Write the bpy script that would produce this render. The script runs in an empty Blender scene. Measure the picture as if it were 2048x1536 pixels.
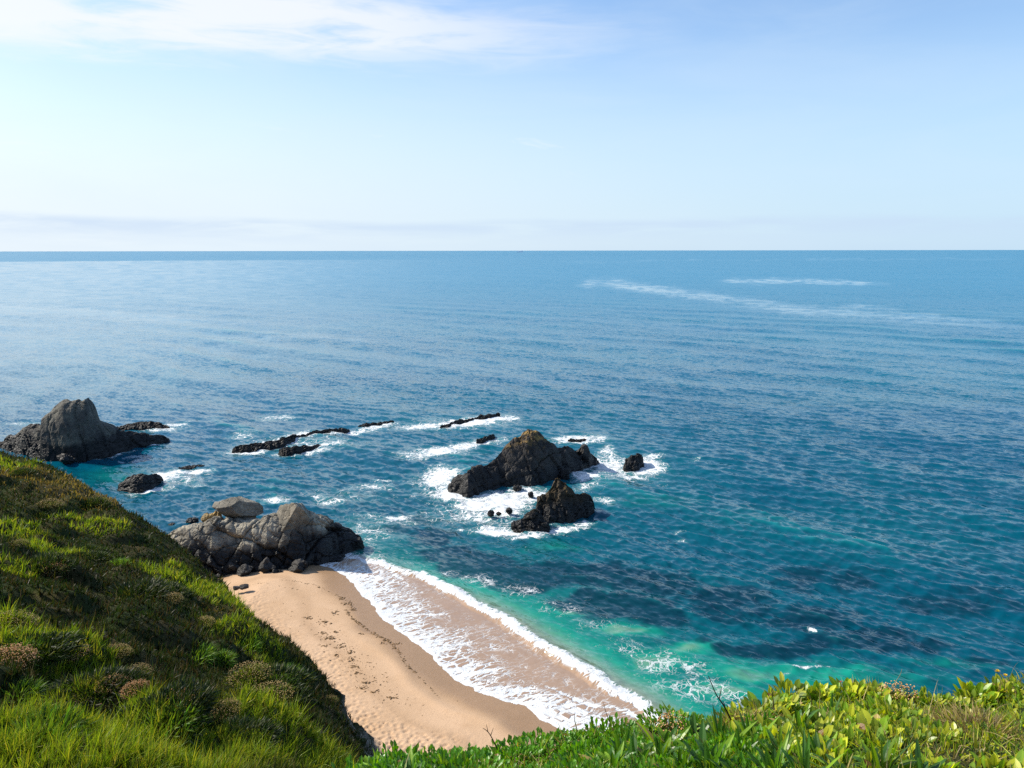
import bpy, math, random
import numpy as np
from mathutils import Matrix, Vector, Euler

random.seed(7)
RNG = np.random.default_rng(11)
C = bpy.context.scene.collection
SC = bpy.context.scene

# ------------------------------------------------------------------ camera
H = 28.0                        # eye height above the sea, metres
PITCH = math.radians(9.43)
ROLL = math.radians(0.085)
FPX = 1607.0                    # focal length in pixels of the 2048 wide photograph
cp, sp_ = math.cos(PITCH), math.sin(PITCH)
FWD = np.array([0, cp, -sp_]); UP0 = np.array([0, sp_, cp]); RT0 = np.array([1.0, 0, 0])
RT = RT0 * math.cos(ROLL) - UP0 * math.sin(ROLL)
UP = RT0 * math.sin(ROLL) + UP0 * math.cos(ROLL)
CAM = np.array([0, 0, H])
cam = bpy.data.cameras.new("camera")
cam.sensor_fit = 'HORIZONTAL'
cam.angle = 2 * math.atan(1024 / FPX)
cam.clip_start = 0.1
cam.clip_end = 200000
co = bpy.data.objects.new("camera", cam)
C.objects.link(co)
m = Matrix.Identity(4)
for i in range(3):
    m[i][0] = RT[i]; m[i][1] = UP[i]; m[i][2] = -FWD[i]; m[i][3] = CAM[i]
co.matrix_world = m
SC.camera = co

# ------------------------------------------------------------------ light
SUN_AZ = math.radians(76)       # to the left of the view direction (+Y)
SUN_EL = math.radians(39)
sun_dir = np.array([-math.sin(SUN_AZ) * math.cos(SUN_EL), math.cos(SUN_AZ) * math.cos(SUN_EL), math.sin(SUN_EL)])
sl = bpy.data.lights.new("sun", 'SUN')
sl.energy = 5.0
sl.angle = math.radians(0.6)
sl.color = (1.0, 0.91, 0.78)
so = bpy.data.objects.new("sun", sl)
C.objects.link(so)
so.location = (-40, 30, 60)
so.rotation_euler = Vector(sun_dir).to_track_quat('Z', 'Y').to_euler()

SC.view_settings.view_transform = 'Standard'
SC.view_settings.look = 'None'
SC.view_settings.exposure = 0.5
SC.view_settings.gamma = 1.0
SC.cycles.use_denoising = False
SC.cycles.max_bounces = 5
SC.cycles.diffuse_bounces = 3
SC.cycles.glossy_bounces = 2
SC.cycles.transmission_bounces = 3
SC.cycles.sample_clamp_indirect = 4.0


class NT:
    """small helper round a node tree"""
    def __init__(s, tree):
        s.t = tree; s.n = tree.nodes; s.l = tree.links

    def node(s, typ, ins=None, **props):
        nd = s.n.new(typ)
        for k, v in props.items():
            setattr(nd, k, v)
        for k, v in (ins or {}).items():
            s.put(nd.inputs[k], v)
        return nd

    def put(s, sock, v):
        if isinstance(v, bpy.types.NodeSocket):
            s.l.new(v, sock)
        elif isinstance(v, (tuple, list)) and sock.type == 'RGBA' and len(v) == 3:
            sock.default_value = (*v, 1)
        else:
            sock.default_value = v

    def math(s, op, a, b=None, c=None, clamp=False):
        ins = {0: a}
        if b is not None: ins[1] = b
        if c is not None: ins[2] = c
        return s.node('ShaderNodeMath', ins, operation=op, use_clamp=clamp).outputs[0]

    def vmath(s, op, a, b=None, scale=None):
        ins = {0: a}
        if b is not None: ins[1] = b
        nd = s.node('ShaderNodeVectorMath', ins, operation=op)
        if scale is not None: s.put(nd.inputs['Scale'], scale)
        return nd.outputs['Value'] if op in ('DOT_PRODUCT', 'LENGTH', 'DISTANCE') else nd.outputs[0]

    def step(s, v, a, b, lo=0.0, hi=1.0, kind='SMOOTHSTEP'):
        nd = s.node('ShaderNodeMapRange', {'Value': v, 'From Min': a, 'From Max': b, 'To Min': lo, 'To Max': hi}, interpolation_type=kind)
        return nd.outputs[0]

    def mix(s, f, a, b, blend='MIX'):
        nd = s.n.new('ShaderNodeMix'); nd.data_type = 'RGBA'; nd.blend_type = blend
        s.put(nd.inputs[0], f); s.put(nd.inputs[6], a); s.put(nd.inputs[7], b)
        return nd.outputs[2]

    def attr(s, name):
        return s.node('ShaderNodeAttribute', attribute_name=name)

    def noise(s, vec, scale, detail=4, rough=0.5, dist=0.0, out='Fac'):
        nd = s.node('ShaderNodeTexNoise', {'Scale': scale, 'Detail': detail, 'Roughness': rough, 'Distortion': dist})
        if vec is not None: s.put(nd.inputs['Vector'], vec)
        return nd.outputs[out]

    def mapping(s, vec, scale=(1, 1, 1), rot=(0, 0, 0), loc=(0, 0, 0)):
        return s.node('ShaderNodeMapping', {'Vector': vec, 'Scale': scale, 'Rotation': rot, 'Location': loc}).outputs[0]


# ------------------------------------------------------------------ sky
W = bpy.data.worlds.new("World")
SC.world = W
W.use_nodes = True
w = NT(W.node_tree)
w.n.clear()
sky = w.node('ShaderNodeTexSky', sky_type='NISHITA', sun_disc=False)
sky.sun_elevation = SUN_EL
sky.sun_rotation = -SUN_AZ      # measured from +Y towards +X
sky.altitude = 30
sky.air_density = 1.0
sky.dust_density = 0.6
sky.ozone_density = 2.0
SKY_STRENGTH = 0.085
g = w.node('ShaderNodeNewGeometry')
dirv = w.vmath('SCALE', g.outputs['Incoming'], scale=-1.0)
sep = w.node('ShaderNodeSeparateXYZ', {0: dirv})
# the bearing and the height of the line of sight, for the cloud bands
el = sep.outputs['Z']
hor = w.math('SQRT', w.math('ADD', w.math('MULTIPLY', sep.outputs['X'], sep.outputs['X']), w.math('MULTIPLY', sep.outputs['Y'], sep.outputs['Y'])))
azx = w.math('ARCTAN2', sep.outputs['X'], sep.outputs['Y'])
tel = w.math('DIVIDE', el, w.math('MAXIMUM', hor, 0.01))
pol = w.node('ShaderNodeCombineXYZ', {0: azx, 1: tel, 2: 0.0}).outputs[0]
# high cirrus sheet upper left
cz = w.mapping(pol, scale=(2.2, 9.0, 1.0), rot=(0, 0, math.radians(5)), loc=(0.35, 0.1, 0))
c1 = w.noise(cz, 1.6, 7, 0.58, 0.7)
c2 = w.noise(w.mapping(pol, scale=(5, 30, 1), rot=(0, 0, math.radians(8))), 1.5, 6, 0.6, 1.0)
frey = w.math('MULTIPLY', w.math('SUBTRACT', c2, 0.5), 0.05)
lean = w.math('ADD', w.math('ADD', tel, frey), w.math('MULTIPLY', azx, -0.03))
leanu = w.math('ADD', w.math('ADD', tel, frey), w.math('MULTIPLY', azx, 0.045))
band = w.math('MULTIPLY', w.step(lean, 0.205, 0.250), w.step(leanu, 0.262, 0.292, 1.0, 0.0))
side = w.step(azx, -0.25, 0.26, 1.0, 0.0)
cir = w.math('MULTIPLY', w.math('MULTIPLY', band, side), w.step(w.math('ADD', c1, w.math('MULTIPLY', c2, 0.6)), 0.50, 0.86))
# thin veil everywhere, more to the left
veil = w.math('MULTIPLY', w.step(c1, 0.3, 0.8, 0.0, 0.35), w.step(azx, -0.6, 0.5, 0.8, 0.55))
lowmask = w.step(tel, 0.02, 0.36, 1.0, 0.0)
# grey stratus bank lying just above the horizon
sb = w.noise(w.mapping(pol, scale=(3.0, 26, 1), loc=(1.3, 0, 0)), 2.2, 6, 0.55, 0.4)
sb2 = w.noise(w.mapping(pol, scale=(2.6, 3, 1), loc=(5.3, 0, 0)), 1.7, 3, 0.5, 0.2)
edge = w.math('ADD', tel, w.math('MULTIPLY', w.math('SUBTRACT', sb2, 0.5), 0.02))
bank = w.math('MULTIPLY', w.step(edge, 0.030, 0.0405, 1.0, 0.0), w.step(tel, 0.008, 0.034, 0.25, 1.0))
bank = w.math('MULTIPLY', bank, w.math('MULTIPLY', w.step(sb, 0.25, 0.6), w.step(azx, -0.4, 0.5, 0.9, 0.75)))
puff = w.math('MULTIPLY', w.step(w.noise(w.mapping(pol, scale=(5, 24, 1), loc=(2, 3, 0)), 1.8, 6, 0.6, 0.5), 0.58, 0.72), w.step(w.math('ABSOLUTE', w.math('SUBTRACT', tel, 0.115)), 0.012, 0.035, 0.5, 0.0))
puff = w.math('MULTIPLY', puff, w.step(azx, -0.1, 0.25, 1.0, 0.0))
base = w.vmath('MULTIPLY', sky.outputs[0], (1.34, 1.50, 1.66))
bright = w.step(azx, -0.75, 0.75, 1.0, 0.0)
hazecol = w.mix(bright, (4.6, 6.4, 8.1), (7.3, 7.95, 8.35))
hz = w.math('MULTIPLY', w.math('POWER', w.math('MAXIMUM', lowmask, 0.0), 1.3), w.step(bright, 0.2, 0.9, 0.86, 0.97))
base = w.mix(hz, base, hazecol)
base = w.mix(veil, base, (6.0, 7.2, 8.4))
base = w.mix(w.math('MULTIPLY', cir, 0.84), base, (8.1, 8.25, 8.4))
base = w.mix(puff, base, (7.4, 8.1, 8.3))
base = w.mix(w.math('MULTIPLY', bank, 0.75), base, (4.9, 6.1, 7.8))
# bright white sky added mostly out of view, to pale the left sea
glow = w.math('MULTIPLY', w.step(azx, -2.3, -1.3), w.step(azx, -1.0, -0.45, 1.0, 0.0))
glow = w.math('MULTIPLY', glow, w.step(tel, 0.1, 1.6, 0.85, 0.3))
base = w.mix(glow, base, (8.6, 8.9, 9.0))
bg = w.node('ShaderNodeBackground', {'Color': base, 'Strength': SKY_STRENGTH})
out = w.node('ShaderNodeOutputWorld', {0: bg.outputs[0]})


# ------------------------------------------------------------------ measuring helpers
def ray(px, py):
    px = np.asarray(px, float); py = np.asarray(py, float)
    u = (px - 1024) / FPX; v = (py - 768) / FPX
    return u[..., None] * RT + FWD - v[..., None] * UP


def P(px, py, z=0.0):
    """where the line of sight through a photo pixel meets the level z"""
    d = ray(px, py)
    k = (z - H) / d[..., 2]
    return CAM + d * np.asarray(k)[..., None]


def PD(px, py, D):
    return CAM + ray(px, py) * np.asarray(D, float)[..., None]


def PY(px, py, y):
    d = ray(px, py)
    return CAM + d * (np.asarray(y) / d[..., 1])[..., None]


# ------------------------------------------------------------------ noise in numpy
def _h(ix, iy, iz, seed):
    with np.errstate(over='ignore'):
        h = (ix.astype(np.uint32) * np.uint32(374761393)) ^ (iy.astype(np.uint32) * np.uint32(668265263)) ^ \
            (iz.astype(np.uint32) * np.uint32(2147483647 - 1640531)) ^ np.uint32((seed * 974711 + 12345) & 0xffffffff)
        h = (h ^ (h >> np.uint32(13))) * np.uint32(1274126177)
        h = (h ^ (h >> np.uint32(16))) * np.uint32(2246822519)
        h = h ^ (h >> np.uint32(15))
    return h


def _f(h):
    return h.astype(np.float64) / 4294967295.0


def vnoise(p, seed=0):
    p = np.asarray(p, float)
    i = np.floor(p).astype(np.int64); f = p - i
    f = f * f * f * (f * (f * 6 - 15) + 10)
    r = 0
    for dx in (0, 1):
        wx = f[:, 0] if dx else 1 - f[:, 0]
        for dy in (0, 1):
            wy = f[:, 1] if dy else 1 - f[:, 1]
            if p.shape[1] == 2:
                r = r + wx * wy * _f(_h(i[:, 0] + dx, i[:, 1] + dy, i[:, 0] * 0, seed))
            else:
                for dz in (0, 1):
                    wz = f[:, 2] if dz else 1 - f[:, 2]
                    r = r + wx * wy * wz * _f(_h(i[:, 0] + dx, i[:, 1] + dy, i[:, 2] + dz, seed))
    return r * 2 - 1


def fbm(p, octs=4, seed=0, gain=0.5, ridged=False):
    p = np.asarray(p, float); a = 1.0; s = 0; tot = 0
    for o in range(octs):
        n = vnoise(p * (2.03 ** o) + o * 17.3, seed + o)
        if ridged: n = 1 - 2 * np.abs(n)
        s = s + a * n; tot += a; a *= gain
    return s / tot


def worley(p, seed=0):
    """F1, F2, three random numbers of the nearest cell and the vector to its centre"""
    p = np.asarray(p, float); n, dim = p.shape
    i = np.floor(p).astype(np.int64)
    F1 = np.full(n, 9.0); F2 = np.full(n, 9.0)
    best = np.zeros((n, 3)); vec = np.zeros((n, dim))
    zr = (-1, 0, 1) if dim == 3 else (0,)
    for dx in (-1, 0, 1):
        for dy in (-1, 0, 1):
            for dz in zr:
                a = i[:, 0] + dx; b = i[:, 1] + dy; c = (i[:, 2] + dz) if dim == 3 else i[:, 0] * 0
                r = [_f(_h(a, b, c, seed + 101 + k)) for k in range(3)]
                cell = np.stack([a + r[0], b + r[1]] + ([c + r[2]] if dim == 3 else []), 1)
                v = p - cell
                d = np.sqrt((v * v).sum(1))
                nearer = d < F1
                F2 = np.where(nearer, F1, np.minimum(F2, d))
                F1 = np.where(nearer, d, F1)
                rr = np.stack([_f(_h(a, b, c, seed + 201 + k)) for k in range(3)], 1)
                best[nearer] = rr[nearer]; vec[nearer] = v[nearer]
    return F1, F2, best, vec


def smooth(x, a, b):
    t = np.clip((x - a) / (b - a), 0, 1)
    return t * t * (3 - 2 * t)


def poly_dist(xy, poly):
    """signed distance to an open polyline (positive on the left of its direction), and the length along it"""
    poly = np.asarray(poly, float)[:, :2]
    best = np.full(len(xy), 1e18); sgn = np.zeros(len(xy)); along = np.zeros(len(xy)); acc = 0
    for a, b in zip(poly[:-1], poly[1:]):
        ab = b - a; L = np.hypot(*ab)
        ap = xy - a
        t = np.clip((ap @ ab) / (L * L), 0, 1)
        q = ap - t[:, None] * ab
        d2 = (q * q).sum(1)
        cr = ab[0] * ap[:, 1] - ab[1] * ap[:, 0]
        up = d2 < best - 1e-12
        best[up] = d2[up]; sgn[up] = np.sign(cr[up]); along[up] = (acc + t * L)[up]
        acc += L
    return np.sqrt(best) * np.where(sgn == 0, 1, sgn), along


def smoothpoly(p, n=6):
    """Catmull-Rom through the points"""
    p = np.asarray(p, float); q = np.vstack([2 * p[0] - p[1], p, 2 * p[-1] - p[-2]]); o = []
    for k in range(1, len(q) - 2):
        for t in np.linspace(0, 1, n, endpoint=False):
            o.append(0.5 * ((2 * q[k]) + (-q[k - 1] + q[k + 1]) * t + (2 * q[k - 1] - 5 * q[k] + 4 * q[k + 1] - q[k + 2]) * t * t + (-q[k - 1] + 3 * q[k] - 3 * q[k + 1] + q[k + 2]) * t ** 3))
    o.append(p[-1])
    return np.array(o)


# ------------------------------------------------------------------ mesh helpers
def mesh_np(name, verts, faces, mat=None, smooth_shade=False, parent=None, attrs=None, colors=None, link=True):
    me = bpy.data.meshes.new(name)
    verts = np.asarray(verts, np.float32)
    if isinstance(faces, np.ndarray):
        faces = [faces]
    loops = np.concatenate([f.ravel() for f in faces]).astype(np.int32)
    tot = np.concatenate([np.full(len(f), f.shape[1], np.int32) for f in faces])
    start = np.concatenate([[0], np.cumsum(tot)[:-1]]).astype(np.int32)
    me.vertices.add(len(verts)); me.vertices.foreach_set('co', verts.ravel())
    me.loops.add(len(loops)); me.loops.foreach_set('vertex_index', loops)
    me.polygons.add(len(tot)); me.polygons.foreach_set('loop_start', start)
    me.polygons.foreach_set('use_smooth', np.full(len(tot), smooth_shade, bool))
    me.update(calc_edges=True)
    for k, v in (attrs or {}).items():
        v = np.asarray(v, np.float32)
        if v.ndim == 1:
            me.attributes.new(k, 'FLOAT', 'POINT').data.foreach_set('value', v)
        else:
            me.attributes.new(k, 'FLOAT_VECTOR', 'POINT').data.foreach_set('vector', v.ravel())
    if colors is not None:
        c4 = np.ones((len(verts), 4), np.float32); c4[:, :3] = colors
        me.attributes.new('col', 'FLOAT_COLOR', 'POINT').data.foreach_set('color', c4.ravel())
    if mat: me.materials.append(mat)
    o = bpy.data.objects.new(name, me)
    if link: C.objects.link(o)
    if parent is not None: o.parent = parent
    return o


def grid_faces(nr, nc):
    i = np.arange(nr * nc).reshape(nr, nc)
    return np.stack([i[:-1, :-1], i[:-1, 1:], i[1:, 1:], i[1:, :-1]], -1).reshape(-1, 4)


def grid_normals(V):
    a = np.gradient(V, axis=0); b = np.gradient(V, axis=1)
    n = np.cross(b, a)
    n /= np.linalg.norm(n, axis=-1, keepdims=True) + 1e-9
    return n


def tag(o, label=None, cat=None, group=None, kind=None):
    if label: o['label'] = label
    if cat: o['category'] = cat
    if group: o['group'] = group
    if kind: o['kind'] = kind
    return o


def recenter(o):
    """put the origin of a mesh at the middle of its base"""
    me = o.data; n = len(me.vertices)
    co_ = np.empty(n * 3, np.float32); me.vertices.foreach_get('co', co_); co_ = co_.reshape(-1, 3)
    c = np.array([(co_[:, 0].min() + co_[:, 0].max()) / 2, (co_[:, 1].min() + co_[:, 1].max()) / 2, co_[:, 2].min()], np.float32)
    me.vertices.foreach_set('co', (co_ - c).ravel()); me.update()
    o.location = c.tolist()
    return o


def newmat(name):
    mt = bpy.data.materials.new(name); mt.use_nodes = True
    t = NT(mt.node_tree); t.n.clear()
    return mt, t


def finish(t, shader):
    t.node('ShaderNodeOutputMaterial', {0: shader})


# ------------------------------------------------------------------ shore lines measured from the photo
SW_PX = [(560, 1118), (640, 1128), (672, 1141), (705, 1168), (735, 1205), (760, 1236), (800, 1266), (845, 1298), (880, 1328), (910, 1358), (950, 1382), (1000, 1396), (1055, 1418), (1085, 1440), (1122, 1462), (1180, 1510), (1260, 1580)]
BK_PX = [(640, 1108), (720, 1118), (790, 1138), (850, 1160), (905, 1187), (960, 1216), (1010, 1246), (1060, 1280), (1110, 1310), (1165, 1345), (1215, 1378), (1262, 1402), (1330, 1460), (1400, 1530)]
SW = smoothpoly(P(*np.array(SW_PX).T, 0.35)[:, :2])
SW = np.vstack([[-90, 30], P(300, 1185, 1.0)[:2], P(440, 1135, 0.6)[:2], SW, SW[-1] + np.array([14, -30])])
BK = smoothpoly(P(*np.array(BK_PX).T, 0.1)[:, :2])
BKL = np.vstack([[-90, 32], P(300, 1180, 1.0)[:2], P(440, 1128, 0.6)[:2], BK, BK[-1] + np.array([14, -30])])


def sand_z(xy):
    d, _ = poly_dist(xy, SW)
    land = -d                      # the sea lies to the left of the line as drawn
    up = 0.35 + 0.105 * land - 0.0012 * np.clip(land, 0, 40) ** 2
    dn = 0.35 + 0.055 * land
    z = np.where(land > 0, up, dn)
    z = z + 0.05 * vnoise(xy * 0.22, 5) * smooth(land, 0, 4)
    return np.maximum(z, -6), land


# ------------------------------------------------------------------ headland: the slope on the left and the ledge in front
HILL_EDGE = [(-60, 885, 66), (0, 898, 60), (60, 910, 57), (110, 922, 54), (160, 950, 50), (240, 996, 45), (330, 1052, 41), (400, 1115, 38), (455, 1162, 35), (520, 1222, 32), (590, 1272, 29), (635, 1312, 26.5), (665, 1378, 23.5), (690, 1438, 20.5), (735, 1478, 18), (772, 1500, 15.5)]
HILL_IN = [(0, 1536, 8), (300, 1536, 8.3), (600, 1536, 9), (0, 1400, 10.5), (300, 1400, 11.5), (600, 1430, 13.5), (0, 1250, 15), (250, 1250, 18), (450, 1290, 20),
           (0, 1100, 26), (200, 1130, 26), (350, 1180, 27), (0, 980, 42), (100, 1000, 42), (700, 1500, 14)]
LEDGE_EDGE = [(560, 1640, 3.6), (640, 1572, 3.5), (720, 1535, 3.45), (830, 1526, 3.4), (950, 1524, 3.35), (1050, 1508, 3.35), (1110, 1496, 3.4), (1160, 1462, 3.45), (1300, 1442, 3.5), (1440, 1452, 3.5), (1540, 1420, 3.7), (1580, 1384, 3.95), (1700, 1376, 4.1), (1800, 1386, 4.1), (1880, 1404, 4.1), (1920, 1402, 4.2), (1985, 1372, 4.4), (2060, 1352, 4.6), (2300, 1330, 5.2), (2700, 1310, 6.5)]
he = PD(*np.array(HILL_EDGE).T)
hi = PD(*np.array(HILL_IN).T)
le = PD(*np.array(LEDGE_EDGE).T)
HE2 = np.vstack([[-160, 120], [-75, 78], he[:, :2], he[-1, :2] + [0.6, -3.5], [-1.6, 9.0], [0.5, 4.0], [2.0, -30]])
LE2 = np.vstack([[-9, -14], [-2.6, 1.0], le[:, :2], [16, 8.0], [40, 9], [90, 4]])


class TPS:
    def __init__(s, pts, vals, lam=0.02):
        n = len(pts); s.p = np.asarray(pts, float)
        K = np.linalg.norm(s.p[:, None] - s.p[None], axis=2) + lam * np.eye(n)
        A = np.zeros((n + 3, n + 3)); A[:n, :n] = -K + 2 * lam * np.eye(n); A[:n, n] = 1; A[:n, n + 1:] = s.p
        A[n, :n] = 1; A[n + 1:, :n] = s.p.T
        s.w = np.linalg.solve(A, np.concatenate([vals, [0, 0, 0]]))

    def __call__(s, q):
        r = np.full(len(q), s.w[-3]) + q @ s.w[-2:]
        for k in range(len(s.p)):
            r -= s.w[k] * np.hypot(q[:, 0] - s.p[k, 0], q[:, 1] - s.p[k, 1])
        return r


hill_pts = np.vstack([he, hi, [[-30, 5, 24], [-60, 20, 22], [-60, 50, 16], [-90, 60, 17], [-20, -10, 27.5], [-3, 3.0, 24.2], [-8, 0, 26], [-90, 0, 26], [-130, 90, 14], [0, 8, 19]]])
hill_s = TPS(hill_pts[:, :2], hill_pts[:, 2])
led_pts = np.vstack([le, PD(*np.array([(900, 1700, 2.3), (1300, 1600, 2.6), (1700, 1600, 2.6), (2000, 1500, 3.1), (1800, 1450, 3.5), (1500, 1490, 3.15)]).T),
                     [[0, 0, H - 1.62], [0, -4, H - 1.5], [6, 0, H - 1.6], [20, 0, H - 2.0], [-3, -3, H - 1.7], [0, -20, H], [40, -10, H], [60, 3, H - 3]]])
led_s = TPS(led_pts[:, :2], led_pts[:, 2])


def hummock(xy):
    a = fbm(xy * 0.42 + 3.1, 3, 31)
    F1, F2, r, v = worley(xy * 0.62 + 0.35 * np.stack([vnoise(xy * 0.9, 77), vnoise(xy * 0.9, 78)], 1), 5)
    dome = np.clip(1 - (F1 / 0.62) ** 2, 0, 1) * (0.25 + 0.75 * r[:, 0])
    return 0.34 * a + 0.62 * dome


def hill_z(xy):
    """height of the slope, and how far inside its edge a place lies"""
    s, _ = poly_dist(xy, HE2)
    inn = -s                                      # land on the right of the line as drawn
    wob = 0.9 * fbm(xy * 0.35, 3, 61) + 0.35 * fbm(xy * 1.3, 3, 62)
    z = hill_s(xy)
    z = z + hummock(xy) * smooth(inn, -1.5, 2.5) - 0.35
    outw = np.clip(-(inn + wob * 0.5), 0, None)
    fall = outw * (1.55 + 0.25 * fbm(xy * 0.5, 2, 63))
    fall = fall + np.where(outw > 0, 0.5 * fbm(xy * 0.9, 3, 64, ridged=True), 0) * smooth(outw, 0, 1.0)
    roundoff = 0.12 * np.clip(2.2 - np.maximum(inn, 0), 0, None) ** 2
    return z - fall - np.where(inn > -3, roundoff, roundoff) * smooth(inn, -6, 0.5) * 0.35, inn


def ledge_z(xy):
    s, _ = poly_dist(xy, LE2)
    inn = -s
    z = led_s(xy) + 0.05 * fbm(xy * 1.8, 3, 71) + 0.02 * fbm(xy * 7, 2, 72)
    out_ = np.clip(-inn, 0, None)
    return z - out_ * 1.9 - 0.25 * np.clip(0.35 - np.abs(inn), 0, None) * (inn > 0), inn


def head_z(xy):
    a, ia = hill_z(xy); b, ib = ledge_z(xy)
    return np.maximum(a, b)


# ------------------------------------------------------------------ materials
def rock_mat(name, dark, light, ochre, wet_z=1.3, och_z=4.0, och_amt=0.5, lich=0.35, scale=1.0):
    mt, t = newmat(name)
    geo = t.node('ShaderNodeNewGeometry')
    pos = geo.outputs['Position']
    n1 = t.noise(pos, 0.35 * scale, 8, 0.62, 0.3)
    n2 = t.noise(pos, 2.0 * scale, 4, 0.55, 0.2)
    n3 = t.noise(t.mapping(pos, scale=(1, 1, 2.6), rot=(0.5, 0.3, 0.2)), 6.0 * scale, 5, 0.7)
    col = t.mix(t.step(n1, 0.38, 0.62), dark, light)
    col = t.mix(t.step(n2, 0.35, 0.75, 0.0, 0.55), col, tuple(c * 0.45 for c in dark))
    col = t.mix(t.step(n3, 0.55, 0.8, 0.0, lich), col, tuple(min(1, c * 1.5) for c in light))
    z = t.node('ShaderNodeSeparateXYZ', {0: pos}).outputs['Z']
    nz = t.node('ShaderNodeSeparateXYZ', {0: geo.outputs['True Normal']}).outputs['Z']
    oc = t.math('MULTIPLY', t.step(t.math('ADD', z, t.math('MULTIPLY', n2, 3.0)), och_z, och_z + 2.5), t.step(t.noise(pos, 1.1 * scale, 6, 0.6, 0.2), 0.42, 0.62))
    oc = t.math('MULTIPLY', oc, t.step(nz, 0.05, 0.6, 0.35, 1.0))
    col = t.mix(t.math('MULTIPLY', oc, och_amt), col, ochre)
    wet = t.step(t.math('ADD', z, t.math('MULTIPLY', t.math('SUBTRACT', n1, 0.5), 2.5)), wet_z, wet_z + 0.9, 1.0, 0.0)
    col = t.mix(wet, col, (0.012, 0.013, 0.014))
    rough = t.mix(wet, (0.85, 0.85, 0.85), (0.55, 0.55, 0.55))
    vo = t.node('ShaderNodeTexVoronoi', {'Vector': t.mapping(pos, scale=(1, 1, 1.5), rot=(0.35, 0.5, 0.2)), 'Scale': 1.6 * scale}, feature='DISTANCE_TO_EDGE')
    hgt = t.math('ADD', t.math('MULTIPLY', n3, 0.22), t.math('MULTIPLY', t.step(vo.outputs[0], 0.0, 0.08), 0.35))
    hgt = t.math('ADD', hgt, n2)
    bp = t.node('ShaderNodeBump', {'Height': hgt, 'Strength': 0.75, 'Distance': 0.14})
    b = t.node('ShaderNodeBsdfPrincipled', {'Base Color': col, 'Roughness': rough, 'Normal': bp.outputs[0], 'Specular IOR Level': 0.3})
    finish(t, b.outputs[0])
    return mt


M_STACK = rock_mat('stack_rock', (0.030, 0.029, 0.029), (0.066, 0.061, 0.055), (0.40, 0.25, 0.07), 1.5, 5.0, 0.85)
M_STACKG = rock_mat('grey_stack_rock', (0.075, 0.072, 0.066), (0.14, 0.135, 0.11), (0.24, 0.19, 0.08), 2.2, 9.0, 0.55)
M_REEF = rock_mat('reef_rock', (0.016, 0.016, 0.017), (0.034, 0.034, 0.034), (0.04, 0.04, 0.02), 0.3, 8.0, 0.2)
M_BROWN = rock_mat('brown_stack_rock', (0.030, 0.025, 0.018), (0.066, 0.050, 0.031), (0.22, 0.14, 0.04), 0.9, 3.2, 0.7)
M_WALL = rock_mat('outcrop_rock', (0.115, 0.105, 0.088), (0.36, 0.33, 0.26), (0.36, 0.25, 0.10), 2.4, 6.6, 0.6, 0.5)
M_BOULD = rock_mat('boulder_rock', (0.12, 0.112, 0.092), (0.26, 0.235, 0.185), (0.36, 0.25, 0.09), -5, 7.6, 0.7, 0.5)
M_BASE = rock_mat('base_boulder_rock', (0.030, 0.029, 0.029), (0.075, 0.072, 0.068), (0.13, 0.11, 0.04), 0.9, 9.0, 0.1)


def leaf_mat(name, trans=0.45, rough=0.45, spec=0.35, tint=(1.25, 1.2, 0.35)):
    mt, t = newmat(name)
    a = t.attr('col').outputs['Color']
    oi = t.node('ShaderNodeObjectInfo')
    v = t.step(oi.outputs['Random'], 0, 1, 0.8, 1.2, 'LINEAR')
    a = t.vmath('SCALE', a, scale=v)
    b = t.node('ShaderNodeBsdfPrincipled', {'Base Color': a, 'Roughness': rough, 'Specular IOR Level': spec})
    tr = t.node('ShaderNodeBsdfTranslucent', {'Color': t.vmath('MULTIPLY', a, tint)})
    mx = t.node('ShaderNodeMixShader', {0: trans, 1: b.outputs[0], 2: tr.outputs[0]})
    finish(t, mx.outputs[0])
    return mt


M_GRASS = leaf_mat('grass_blade', 0.43, 0.5, 0.3, (1.3, 1.25, 0.4))
M_LEAF = leaf_mat('fleshy_leaf', 0.44, 0.36, 0.45, (1.5, 1.45, 0.25))
M_DRY = leaf_mat('dry_stalk', 0.2, 0.7, 0.2, (1.1, 1.0, 0.8))


def ground_mat():
    mt, t = newmat('turf_soil')
    pos = t.node('ShaderNodeNewGeometry')
    p = pos.outputs['Position']
    nz = t.node('ShaderNodeSeparateXYZ', {0: pos.outputs['Normal']}).outputs['Z']
    n1 = t.noise(p, 0.5, 6, 0.6, 0.3); n2 = t.noise(p, 3.5, 6, 0.65)
    col = t.mix(t.step(n1, 0.4, 0.62), (0.030, 0.045, 0.012), (0.062, 0.052, 0.022))
    col = t.mix(t.step(n2, 0.4, 0.7), col, (0.018, 0.028, 0.008))
    n4 = t.noise(p, 0.9, 7, 0.65, 0.3)
    rk = t.mix(t.step(n4, 0.4, 0.65), (0.10, 0.09, 0.075), (0.32, 0.29, 0.24))
    col = t.mix(t.step(t.math('ADD', nz, t.math('MULTIPLY', t.math('SUBTRACT', n2, 0.5), 0.5)), 0.48, 0.66, 1.0, 0.0), col, t.mix(t.attr('rocky').outputs['Fac'], col, rk))
    bp = t.node('ShaderNodeBump', {'Height': t.math('ADD', n2, t.math('MULTIPLY', t.noise(p, 14, 5, 0.7), 0.4)), 'Strength': 1.0, 'Distance': 0.12})
    b = t.node('ShaderNodeBsdfPrincipled', {'Base Color': col, 'Roughness': 0.95, 'Normal': bp.outputs[0], 'Specular IOR Level': 0.1})
    finish(t, b.outputs[0])
    return mt


M_GROUND = ground_mat()


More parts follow.
